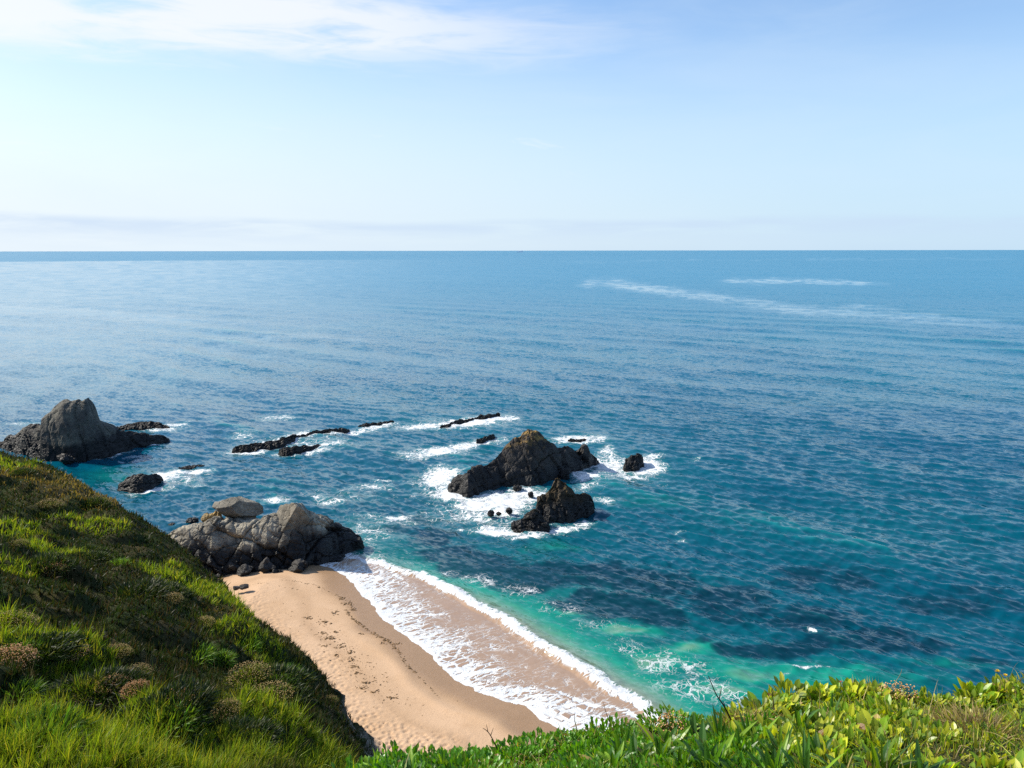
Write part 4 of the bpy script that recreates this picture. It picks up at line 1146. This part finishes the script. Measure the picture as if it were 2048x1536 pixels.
def copy_thing(root):
    r_ = root.copy(); C.objects.link(r_)
    for ch in root.children:
        c = ch.copy(); C.objects.link(c); c.parent = r_; c.matrix_parent_inverse = ch.matrix_parent_inverse
    return r_


def hit(px, py, zf, d0=2.0, d1=90.0):
    """march along a line of sight to the ground"""
    D = np.geomspace(d0, d1, 900)
    p = CAM + ray(np.array(px), np.array(py)) * D[:, None]
    below = p[:, 2] < zf(p[:, :2])
    k = int(np.argmax(below))
    return p[k] if below[k] else None


used = set()


def put(proto, px, py, sc, label, cat, group=None, zf=None, rz=None, tilt=0.0):
    p = hit(px, py, zf or head_z)
    if p is None: return None
    o = proto if proto.name not in used else copy_thing(proto)
    used.add(proto.name)
    o.location = p.tolist(); o.scale = (sc * random.uniform(.78, 1.22), sc * random.uniform(.78, 1.22), sc * random.uniform(.85, 1.1))
    o.rotation_euler = (tilt * random.uniform(-1, 1), tilt * random.uniform(-1, 1), random.uniform(0, 6.28) if rz is None else rz)
    for k in ('label', 'category', 'group'):
        if k in o: del o[k]
    tag(o, label, cat, group)
    return o


hillz = lambda q: hill_z(q)[0]
TH = [(25, 1335, 0, 1.35, 'biggest pink thrift cushion, cut by the edge of the photo'), (150, 1312, 0, .95, 'pink-tipped thrift cushion on the shoulder of a grassy hump'), (222, 1375, 0, .75, 'small thrift cushion between two bright grass patches'),
      (275, 1357, 1, .75, 'tan low thrift cushion just uphill of the roundest one'), (352, 1415, 0, 1.05, 'round reddish thrift cushion standing alone amid dark grass'), (449, 1432, 1, .8, 'small tan thrift cushion right of the round reddish one'),
      (500, 1360, 2, 1.3, 'broad olive thrift cushion above a black shadow near the cliff'), (540, 1400, 2, 1.2, 'yellowish thrift cushion toward the cliff edge'), (345, 1205, 1, 1.0, 'pale seeding thrift tuft high on the slope below a bright patch'),
      (410, 1250, 1, 1.1, 'straw coloured thrift tuft high on the slope near the drop'), (235, 1310, 1, .8, 'upright tan thrift tuft in the middle of the dark grass'), (100, 1015, 1, 1.6, 'orange-brown thrift cushion near the hilltop'),
      (195, 1010, 2, 1.6, 'yellow-brown thrift cushion on the rim above the cove'), (25, 1255, 2, 1.2, 'dry thrift hump above the biggest pink cushion'), (505, 1318, 1, .9, 'rusty thrift tuft on the brink over the beach'), (660, 1405, 1, .7, 'faded thrift tuft at the lower corner of the slope')]
for px, py, k, s_, lb in TH:
    s_ = s_ * (.82 if py > 1200 else .9)
    put(protos[k], px, py, s_, lb, 'thrift', 'thrift cushions on the slope', hillz, tilt=.12)
rgp = np.random.default_rng(77)
cnt = 0
while cnt < 33:
    px = rgp.uniform(0, 700); py = rgp.uniform(930, 1500)
    p = hit(px, py, hillz)
    if p is None: continue
    if hill_z(np.array([p[:2]]))[1][0] < 1.3 or p[2] < 12: continue
    k = cnt % 2
    lit_noise_here = fbm(np.array([p[:2]]) * 0.30 + 9, 4, 121)[0]
    d_ = np.hypot(p[0], p[1])
    if cnt % 3 == 2:
        put(shrub[1], px, py, rgp.uniform(.8, 1.3) * (1 + d_ * .008), 'bright leafy clump growing in the grass of the slope', 'plant', 'leafy clumps on the slope', hillz)
    elif cnt % 6 == 1:
        put(protos[int(rgp.integers(0, 3))], px, py, rgp.uniform(.4, .7) * (1 + d_ * .012), 'small dry thrift tuft scattered in the slope grass', 'thrift', 'scattered thrift tufts', hillz)
    else:
        put(shrub[0], px, py, rgp.uniform(.9, 1.5) * (1 + d_ * .01), 'low dark green shrub hugging the shaded slope', 'shrub', 'low shrubs on the slope', hillz)
    cnt += 1

# ------------------------------------------------------------------ the ledge in front of the camera
LE_G = (0.17, 0.29, 0.022); LE_Y = (0.42, 0.45, 0.035); LE_D = (0.050, 0.125, 0.022); LE_B = (0.11, 0.29, 0.014)
n = 76000
az_ = np.radians(RNG.uniform(-24, 42, n)); rad = RNG.uniform(1.5, 6.2, n)
bxy = np.stack([rad * np.sin(az_), rad * np.cos(az_)], 1)
zl, il = ledge_z(bxy)
okk = il > -0.12 - 0.25 * RNG.uniform(0, 1, n) ** 3
bxy = bxy[okk]; zl = zl[okk]; il = il[okk]; n = len(bxy)
pt = fbm(bxy * 0.9 + 1, 3, 141); ptb = fbm(bxy * 2.2, 3, 142)
azd = np.degrees(np.arctan2(bxy[:, 0], bxy[:, 1]))
leafy = smooth(-azd + 10 * pt, -22, -14) * 0.25 + smooth(ptb + 0.4 * pt, -.1, .3) * 0.6
isleaf = RNG.uniform(0, 1, n) < np.clip(leafy * 0.55, 0, .6)
# low leaves
q = bxy[isleaf]; m1 = len(q)
gl = smooth(azd[isleaf] + 6 * pt[isleaf], 8, 16)
cA = pick(m1, [LE_B, LE_G, (0.09, 0.235, 0.02)], [.4, .3, .3]); cB = pick(m1, [LE_Y, LE_G, (0.23, 0.25, 0.045)], [.45, .4, .15])
cl = cA * (1 - gl)[:, None] + cB * gl[:, None]
v1 = tubes_leaves(np.column_stack([q, zl[isleaf] - .01]), rand_dirs(m1, .65), RNG.normal(size=(m1, 3)), RNG.uniform(.025, .07, m1), RNG.uniform(.008, .018, m1), RNG.uniform(0, .7, m1), cl, seg=3, shape='lance')
o = mesh_np('leafy_ground_cover', *merge([v1])[:2], M_LEAF, False, colors=v1[3]); tag(o, kind='stuff')
# grass
q = bxy[~isleaf]; m1 = len(q)
dry = smooth(ptb[~isleaf] + .25 * smooth(azd[~isleaf], 12, 24), .08, .35)
cl = pick(m1, [LE_G, LE_Y, (0.15, 0.21, 0.03), LE_D], [.35, .3, .2, .15])
ud = RNG.uniform(0, 1, m1) < dry * .42
cl[ud] = pick(int(ud.sum()), [(0.40, 0.32, 0.14), (0.30, 0.24, 0.10), (0.22, 0.19, 0.06)], [.4, .3, .3])
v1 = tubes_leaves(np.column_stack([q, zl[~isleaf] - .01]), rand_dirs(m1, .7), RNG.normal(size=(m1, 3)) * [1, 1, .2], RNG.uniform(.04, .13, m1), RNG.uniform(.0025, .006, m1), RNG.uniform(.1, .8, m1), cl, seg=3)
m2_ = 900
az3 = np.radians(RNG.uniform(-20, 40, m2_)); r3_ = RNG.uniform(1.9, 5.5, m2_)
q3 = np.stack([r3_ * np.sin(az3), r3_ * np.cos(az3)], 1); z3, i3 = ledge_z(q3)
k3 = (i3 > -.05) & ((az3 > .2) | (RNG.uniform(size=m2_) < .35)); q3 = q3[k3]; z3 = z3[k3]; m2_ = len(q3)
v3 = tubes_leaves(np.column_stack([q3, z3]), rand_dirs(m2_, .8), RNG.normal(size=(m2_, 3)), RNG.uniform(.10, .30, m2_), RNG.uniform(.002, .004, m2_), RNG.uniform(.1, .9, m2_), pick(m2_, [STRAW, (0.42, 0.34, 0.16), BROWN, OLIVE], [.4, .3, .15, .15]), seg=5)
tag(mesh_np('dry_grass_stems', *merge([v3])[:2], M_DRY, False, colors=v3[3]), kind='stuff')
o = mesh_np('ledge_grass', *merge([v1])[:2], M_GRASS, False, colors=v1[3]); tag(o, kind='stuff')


DEAD = np.array([(0.30, 0.19, 0.07), (0.22, 0.12, 0.04), (0.40, 0.30, 0.10)])


def rosette(name, nl, L, Wd, pal, seed, lean=.6, shape='lance', bend=.35, fold=.16, seg=6, rbase=.02, var=.16):
    rg = np.random.default_rng(seed)
    a = rg.uniform(0, 2 * np.pi, nl)
    rb = rg.uniform(0, 1, nl) ** .5 * rbase
    base = np.stack([rb * np.cos(a), rb * np.sin(a), np.full(nl, -.015)], 1)
    m_ = np.abs(rg.normal(lean, lean * .45, nl))
    d = np.stack([np.cos(a) * m_, np.sin(a) * m_, np.ones(nl)], 1); d /= np.linalg.norm(d, axis=1, keepdims=True)
    lc = pick(nl, pal, [1] * len(pal), var, rg)
    dead = rg.uniform(size=nl) < .06
    L = np.where(dead, L * .7, L)
    lc[dead] = DEAD[rg.integers(0, 3, int(dead.sum()))]
    d[dead, 2] *= .35; d /= np.linalg.norm(d, axis=1, keepdims=True)
    tw = np.stack([-np.cos(a), -np.sin(a), m_], 1) + rg.normal(0, .25, (nl, 3))
    v1 = tubes_leaves(base, d, tw, L * rg.uniform(.55, 1.15, nl), Wd * rg.uniform(.75, 1.2, nl), bend * rg.uniform(.2, 1.6, nl), lc, seg=seg, fold=fold, shape=shape)
    return mesh_np(name, *merge([v1])[:2], M_LEAF, False, colors=v1[3])


plant_p = [rosette('plantain_plant', 16, .20, .022, [LE_D, LE_G, (0.06, 0.15, 0.03)], 11, .45), rosette('plantain_plant', 19, .22, .021, [LE_D, (0.06, 0.15, 0.025), LE_G], 12, .4), rosette('plantain_plant', 14, .17, .024, [LE_G, LE_D], 13, .8)]
beet_p = [rosette('sea_beet', 24, .062, .026, [LE_Y, LE_G, (0.21, 0.27, 0.04)], 14, .55, 'spoon', .15, .14, 5, .05), rosette('sea_beet', 30, .055, .021, [LE_Y, (0.15, 0.23, 0.025)], 15, .7, 'spoon', .2, .12, 5, .06), rosette('sea_beet', 20, .070, .028, [LE_G, LE_Y], 16, .45, 'spoon', .1, .16, 5, .04)]
clov_p = [rosette('leafy_cushion', 150, .042, .015, [LE_B, (0.085, 0.235, 0.018), LE_G], 17, .55, 'spoon', .2, .1, 3, .11), rosette('leafy_cushion', 130, .038, .014, [LE_B, (0.10, 0.26, 0.02)], 18, .6, 'spoon', .2, .1, 3, .10)]
ledz = lambda q: ledge_z(q)[0]
# plantains, the long dark leaves
PLN = [(1245, 1490, 0, .95), (1290, 1465, 1, .95), (1330, 1480, 1, 1.05), (1390, 1470, 0, 1.1), (1440, 1480, 1, 1.0), (1405, 1500, 2, 1.0), (1480, 1500, 0, .9), (1360, 1525, 1, .8), (1180, 1500, 2, .75), (1600, 1440, 1, .9), (1660, 1420, 0, .8), (1560, 1500, 1, .9), (1640, 1500, 0, .9), (1760, 1530, 1, 1.1), (1840, 1540, 0, 1.0), (1700, 1540, 2, 1.0), (820, 1545, 0, .9), (770, 1545, 1, .8), (1930, 1395, 2, .6), (860, 1540, 2, .8), (745, 1530, 1, .8), (800, 1528, 0, .75), (890, 1522, 1, .7), (1470, 1540, 2, 1.0), (1270, 1510, 0, .9), (1320, 1505, 1, .9), (1420, 1525, 0, 1.0), (1225, 1520, 1, .8), (1500, 1470, 1, .8), (1365, 1450, 1, .75), (1545, 1535, 0, 1.0), (1610, 1545, 1, 1.0), (900, 1545, 1, .6), (730, 1550, 0, .7)]
for px, py, k, s_ in PLN:
    put(plant_p[k], px, py + 22, s_, 'long-leaved dark green plantain on the cliff-top ledge', 'plant', 'plantains on the ledge', ledz, tilt=.2)
rgq = np.random.default_rng(99)
nb = 0
for _ in range(4000):
    if nb >= 240: break
    px = rgq.uniform(1480, 2060); py = rgq.uniform(1360, 1560)
    p = hit(px, py, ledz)
    if p is None: continue
    i_ = ledge_z(np.array([p[:2]]))[1][0]
    if i_ < -0.05: continue
    pr = 1.0 if i_ < .5 else .45
    if px > 1800 and py > 1420: pr *= .35
    if rgq.uniform() > pr: continue
    put(beet_p[int(rgq.integers(0, 3))], px, py, rgq.uniform(.55, 1.45), 'yellow-green sea beet with upright spoon leaves on the ledge', 'plant', 'sea beet plants on the ledge', ledz, tilt=.3); nb += 1
nb = 0
for _ in range(4000):
    if nb >= 205: break
    px = rgq.uniform(690, 1560); py = rgq.uniform(1430, 1575)
    p = hit(px, py, ledz)
    if p is None: continue
    i_ = ledge_z(np.array([p[:2]]))[1][0]
    if i_ < -0.02: continue
    put(clov_p[int(rgq.integers(0, 2))], px, py, rgq.uniform(.55, 1.3), 'bright green low leafy cushion at the brink of the ledge', 'plant', 'leafy cushions on the ledge', ledz, tilt=.2); nb += 1
for i, (px, py, s_) in enumerate([(1560, 1400, 1.2), (1580, 1375, 1.3), (1600, 1372, 1.4), (1690, 1372, 1.3), (1750, 1378, 1.4), (1505, 1430, 1.3), (1480, 1425, 1.2), (1900, 1400, 1.2), (1960, 1385, 1.2), (1630, 1380, 1.2), (1720, 1376, 1.2), (1450, 1445, 1.1), (1010, 1525, .9), (910, 1535, 1.4)]):
    put(beet_p[i % 3], px, py + 14, s_, 'tall sea beet reaching over the brink of the ledge', 'plant', 'sea beet along the brink', ledz, tilt=.2)


# bare stalks, dandelions and the pink thrift at the edge
def stalk(pts, rad0, col, label, cat='stalk', name='dry_stalk', side=None):
    """a thin bent stem through (px, py, D) points, with side twigs"""
    pw = smoothpoly(PD(*np.array(pts, float).T), 5)
    ring = 6; V = []; F = []
    def tube(line, r0):
        o = sum(len(x) for x in V)
        m_ = len(line); tn = np.gradient(line, axis=0); tn /= np.linalg.norm(tn, axis=1, keepdims=True)
        sx = np.cross(tn, [0.3, 1, 0.1]); sx /= np.linalg.norm(sx, axis=1, keepdims=True); sy = np.cross(tn, sx)
        rd = r0 * np.linspace(1, .35, m_)
        an = np.arange(ring) * 2 * np.pi / ring
        V.append((line[:, None] + (sx[:, None] * np.cos(an)[None, :, None] + sy[:, None] * np.sin(an)[None, :, None]) * rd[:, None, None]).reshape(-1, 3))
        for i in range(m_ - 1):
            for j in range(ring):
                F.append((o + i * ring + j, o + i * ring + (j + 1) % ring, o + (i + 1) * ring + (j + 1) % ring, o + (i + 1) * ring + j))
    tube(pw, rad0)
    for (t, dx, dz) in (side or []):
        b = pw[int(t * (len(pw) - 1))]
        tube(np.array([b, b + np.array([dx * .5, .005, dz * .6]), b + np.array([dx, .01, dz])]), rad0 * .6)
    v = np.vstack(V)
    o = mesh_np(name, v, np.array(F), M_DRY, True, colors=np.tile(np.array(col), (len(v), 1)))
    recenter(o)
    return tag(o, label, cat)


stalk([(1462, 1440, 3.45), (1448, 1412, 3.44), (1432, 1388, 3.43), (1417, 1352, 3.4)], .0042, (0.035, 0.022, 0.015), 'bare dark twig leaning against the green shallows', side=[(.55, .012, .05), (.3, -.01, .03)])
stalk([(995, 1500, 3.4), (985, 1478, 3.4), (976, 1464, 3.39), (966, 1456, 3.38)], .0030, (0.06, 0.035, 0.02), 'bent brown dead stem against the wet sand', side=[(.5, .012, .03), (.7, -.008, .03)])
stalk([(1548, 1420, 3.6), (1546, 1396, 3.6), (1544, 1376, 3.6)], .0028, (0.04, 0.025, 0.018), 'short upright black twig beside the sea beet', side=[(.5, -.008, .02)])
stalk([(1222, 1452, 3.45), (1212, 1425, 3.45), (1207, 1405, 3.44)], .002, (0.10, 0.06, 0.03), 'short thin stem above the pink thrift at the brink')
stalk([(1770, 1400, 4.1), (1786, 1372, 4.1), (1800, 1350, 4.1), (1804, 1338, 4.1)], .0024, (0.22, 0.2, 0.12), 'pale grass stem bending over the sea from the ledge')
stalk([(1155, 1462, 3.45), (1149, 1440, 3.44), (1150, 1425, 3.44)], .002, (0.14, 0.08, 0.04), 'thin reddish stem beside the foam at the brink')
stalk([(1082, 1508, 3.42), (1084, 1482, 3.42), (1083, 1460, 3.42)], .0026, (0.06, 0.11, 0.03), 'single green shoot standing up before the sand')


def flower(px, py, D, col, r, label, name='dandelion', cat='flower', stem=.06):
    root = bpy.data.objects.new(name, None); C.objects.link(root)
    p = PD(np.array(px), np.array(py), np.array(D)); g_ = p - np.array([0, 0, stem])
    root.location = g_.tolist()
    rg = np.random.default_rng(int(px))
    a = np.linspace(0, 2 * np.pi, 38, endpoint=False); ring = rg.uniform(.15, .8, 38)
    d = np.stack([np.cos(a) * (1 - ring * .4), np.sin(a) * (1 - ring * .4), ring], 1); d /= np.linalg.norm(d, axis=1, keepdims=True)
    v1 = tubes_leaves(np.tile([0, 0, stem], (38, 1)), d, np.tile([0, 0, 1.0], (38, 1)), np.full(38, r), np.full(38, r * .4), np.full(38, .1), pick(38, [col], [1], .12, rg), seg=2)
    mesh_np('flower_head', *merge([v1])[:2], M_LEAF, False, colors=v1[3], parent=root)
    v2 = tubes_leaves(np.zeros((3, 3)), np.tile([0, 0, 1.0], (3, 1)), np.array([[1, 0, 0], [.5, .87, 0], [-.5, .87, 0]]), np.full(3, stem), np.full(3, .005), np.zeros(3), np.tile([.08, .14, .03], (3, 1)), seg=2)
    mesh_np('stem', *merge([v2])[:2], M_LEAF, False, colors=v2[3], parent=root)
    return tag(root, label, cat)


flower(1995, 1343, 4.3, (0.75, 0.52, 0.02), .016, 'yellow dandelion on the mound, the higher of two', stem=.1)
flower(2011, 1351, 4.3, (0.75, 0.55, 0.03), .014, 'yellow dandelion on the mound, the lower of two', stem=.09)
flower(1681, 1364, 4.05, (0.6, 0.08, 0.03), .010, 'small red bloom among the sea beet leaves', 'red_flower')
flower(1776, 1394, 3.95, (0.6, 0.2, 0.08), .012, 'small orange bloom beside the dry patch on the ledge', 'orange_flower')
edge_t = cushion('thrift_cushion', 520, 130, .13, .045, [OLIVE, BROWN, GREEN_], [.4, .3, .3], PINKS, 8, .05, .006)
for i, (px, py, lb) in enumerate([(1195, 1452, 'pink thrift cushion at the brink beside the white swash'), (1240, 1446, 'brownish thrift cushion on the highest point of the mid brink'), (1345, 1448, 'pale thrift cushion at the brink above the plantain leaves'), (1800, 1384, 'dry pink thrift on the brink between sea beet and mound')]):
    put(edge_t, px, py + 12, .42, lb, 'thrift', 'thrift along the brink', ledz)
dryt = cushion('dry_tussock', 500, 0, .17, .07, [(0.42, 0.32, 0.14), (0.34, 0.26, 0.10), STRAW], [.4, .3, .3], PINKS, 9, .10, .005)
for px, py, s_, lb in [(1995, 1402, .75, 'straw coloured dead tussock on the mound under the dandelions'), (1750, 1412, .9, 'dead straw tussock in the middle of the sea beet'), (1505, 1468, .8, 'brown dead tussock in a gap beside the plantains'), (1960, 1470, .9, 'flattened straw tussock in the grass of the near corner')]:
    put(dryt, px, py, s_, lb, 'tussock', 'dead tussocks on the ledge', ledz)

# ------------------------------------------------------------------ seaweed on the sand
mt, t = newmat('seaweed')
nn_ = t.noise(t.node('ShaderNodeNewGeometry').outputs['Position'], 6, 4, .6)
finish(t, t.node('ShaderNodeBsdfPrincipled', {'Base Color': t.mix(nn_, (0.085, 0.045, 0.012), (0.21, 0.115, 0.028)), 'Roughness': .6}).outputs[0])
M_WEED = mt


def weed_mesh(pts, seed, s0=.10):
    s0 = s0 * 0.72
    """ribbons and knots of weed heaped round the given places"""
    rg = np.random.default_rng(seed); v, f = ICO_S; V = []; F = []; o = 0
    for (x, y) in pts:
        sc = s0 * rg.uniform(.5, 1.5)
        a = rg.uniform(0, 3.14); R = np.array([[math.cos(a), -math.sin(a), 0], [math.sin(a), math.cos(a), 0], [0, 0, 1]])
        p = v * (1 + .45 * rg.normal(size=(len(v), 1))).clip(.4, 1.8) * np.array([rg.uniform(.8, 2.4), rg.uniform(.35, .8), .45]) * sc
        V.append(p @ R.T + [x, y, 0]); F.append(f + o); o += len(v)
    V = np.vstack(V); V[:, 2] += sand_z(V[:, :2])[0] + s0 * .1
    return V, np.vstack(F)


ICO_S = ico(1)
rgw = np.random.default_rng(4)


def along_px(pts, n, jx, jy):
    a = smoothpoly(np.array(pts, float), 8); k = rgw.uniform(0, len(a) - 1.001, n); i = k.astype(int); fr = (k - i)[:, None]
    q = a[i] * (1 - fr) + a[i + 1] * fr + rgw.normal(0, 1, (n, 2)) * [jx, jy]
    return P(q[:, 0], q[:, 1], 0.9)[:, :2]


L1 = [(548, 1157), (590, 1160), (615, 1163), (638, 1165), (660, 1177), (685, 1186)]
L2 = [(692, 1212), (704, 1228), (722, 1240), (745, 1256), (775, 1270), (795, 1290), (810, 1318), (828, 1335)]
L3 = [(828, 1335), (845, 1352), (865, 1372), (880, 1390), (900, 1405), (925, 1422)]
wl = [weed_mesh(along_px(L1, 70, 1.5, .7), 1, .045), weed_mesh(along_px(L2, 260, 2.2, 1.2), 2, .065), weed_mesh(along_px(L3, 90, 1.5, .8), 3, .05), weed_mesh(along_px([(480, 1178), (520, 1168), (560, 1172), (610, 1180)], 40, 3, 1), 4, .04)]
for lo, hi_, nn2, js in [((640, 1230), (760, 1390), 170, 22), ((560, 1200), (700, 1330), 60, 26), ((690, 1290), (860, 1400), 70, 30)]:
    q = np.linspace(0, 1, nn2)[:, None] * (np.array(hi_) - lo) + lo + rgw.normal(0, 1, (nn2, 2)) * [js, js * .5]
    wl.append(weed_mesh(P(q[:, 0], q[:, 1], 1.2)[:, :2], 5 + nn2, .045))
VV = np.vstack([a for a, b in wl]); o = 0; FF = []
for a, b in wl:
    FF.append(b + o); o += len(a)
tag(mesh_np('seaweed_litter', VV, np.vstack(FF), M_WEED, True), kind='stuff')
CL = [(685, 1186, 8, 3, 26), (697, 1196, 9, 5, 34), (705, 1205, 5, 4, 14), (638, 1166, 3, 1.5, 10), (668, 1215, 7, 6, 20), (617, 1232, 9, 3, 18), (650, 1238, 10, 5, 22), (672, 1258, 5, 2, 12), (660, 1272, 14, 5, 40), (645, 1264, 8, 5, 16), (680, 1288, 9, 6, 30), (700, 1300, 9, 4, 18), (703, 1315, 7, 4, 16), (648, 1289, 7, 2, 10), (712, 1330, 10, 3, 18), (733, 1362, 10, 2, 14), (715, 1342, 9, 2, 12), (725, 1374, 9, 3, 16), (745, 1380, 8, 2, 10), (785, 1390, 9, 2, 14), (795, 1273, 7, 2, 14), (765, 1275, 6, 2, 12), (672, 1308, 5, 3, 10), (722, 1258, 4, 2, 9), (760, 1262, 5, 2, 10), (770, 1268, 6, 2, 12), (825, 1333, 6, 2, 12), (805, 1310, 4, 4, 10)]
for i, (px, py, jx, jy, nn2) in enumerate(CL):
    q = rgw.normal(0, 1, (nn2, 2)) * [jx, jy] * .6 + [px, py]
    V, F = weed_mesh(P(q[:, 0], q[:, 1], 1.0)[:, :2], 50 + i, .075)
    o = mesh_np('seaweed_clump', V, F, M_WEED, True); recenter(o)
    lb = {0: 'knot of brown seaweed where the strandline bends toward the water', 1: 'thickest brown seaweed heap on the strandline', 8: 'widest brown seaweed heap in the middle of the dry sand'}.get(i, 'tangle of brown seaweed stranded on the dry sand')
    tag(o, lb, 'seaweed', 'stranded seaweed clumps')

# ------------------------------------------------------------------ a ship on the horizon
mt, t = newmat('ship_haze_tint')
finish(t, t.node('ShaderNodeBsdfPrincipled', {'Base Color': (0.72, 0.80, 0.90), 'Roughness': .8}).outputs[0])  # distance haze is put into this pale blue colour


def box_v(x0, x1, y0, y1, z0, z1, taper=0.0):
    v = np.array([[x0 + taper, y0, z0], [x1 - taper, y0, z0], [x1 - taper, y1, z0], [x0 + taper, y1, z0], [x0, y0, z1], [x1, y0, z1], [x1, y1, z1], [x0, y1, z1]], float)
    f = np.array([[0, 3, 2, 1], [4, 5, 6, 7], [0, 1, 5, 4], [1, 2, 6, 5], [2, 3, 7, 6], [3, 0, 4, 7]])
    return v, f


sd = 13000.0
ship = bpy.data.objects.new('cargo_ship', None); C.objects.link(ship)
ship.location = ((1040 - 1024) / FPX * sd, sd, 0)
for nm, bx in [('hull', (-52, 52, -8, 8, -2, 11, 6)), ('bridge', (22, 44, -7, 7, 11.01, 27, 0)), ('cargo', (-40, 18, -6, 6, 11.01, 17, 0)), ('funnel', (36, 42, -2, 2, 27.01, 33, 0))]:
    v, f = box_v(*bx[:6], bx[6])
    mesh_np(nm, v, f, mt, False, parent=ship)
tag(ship, 'tiny hazy cargo ship far out on the horizon', 'ship')
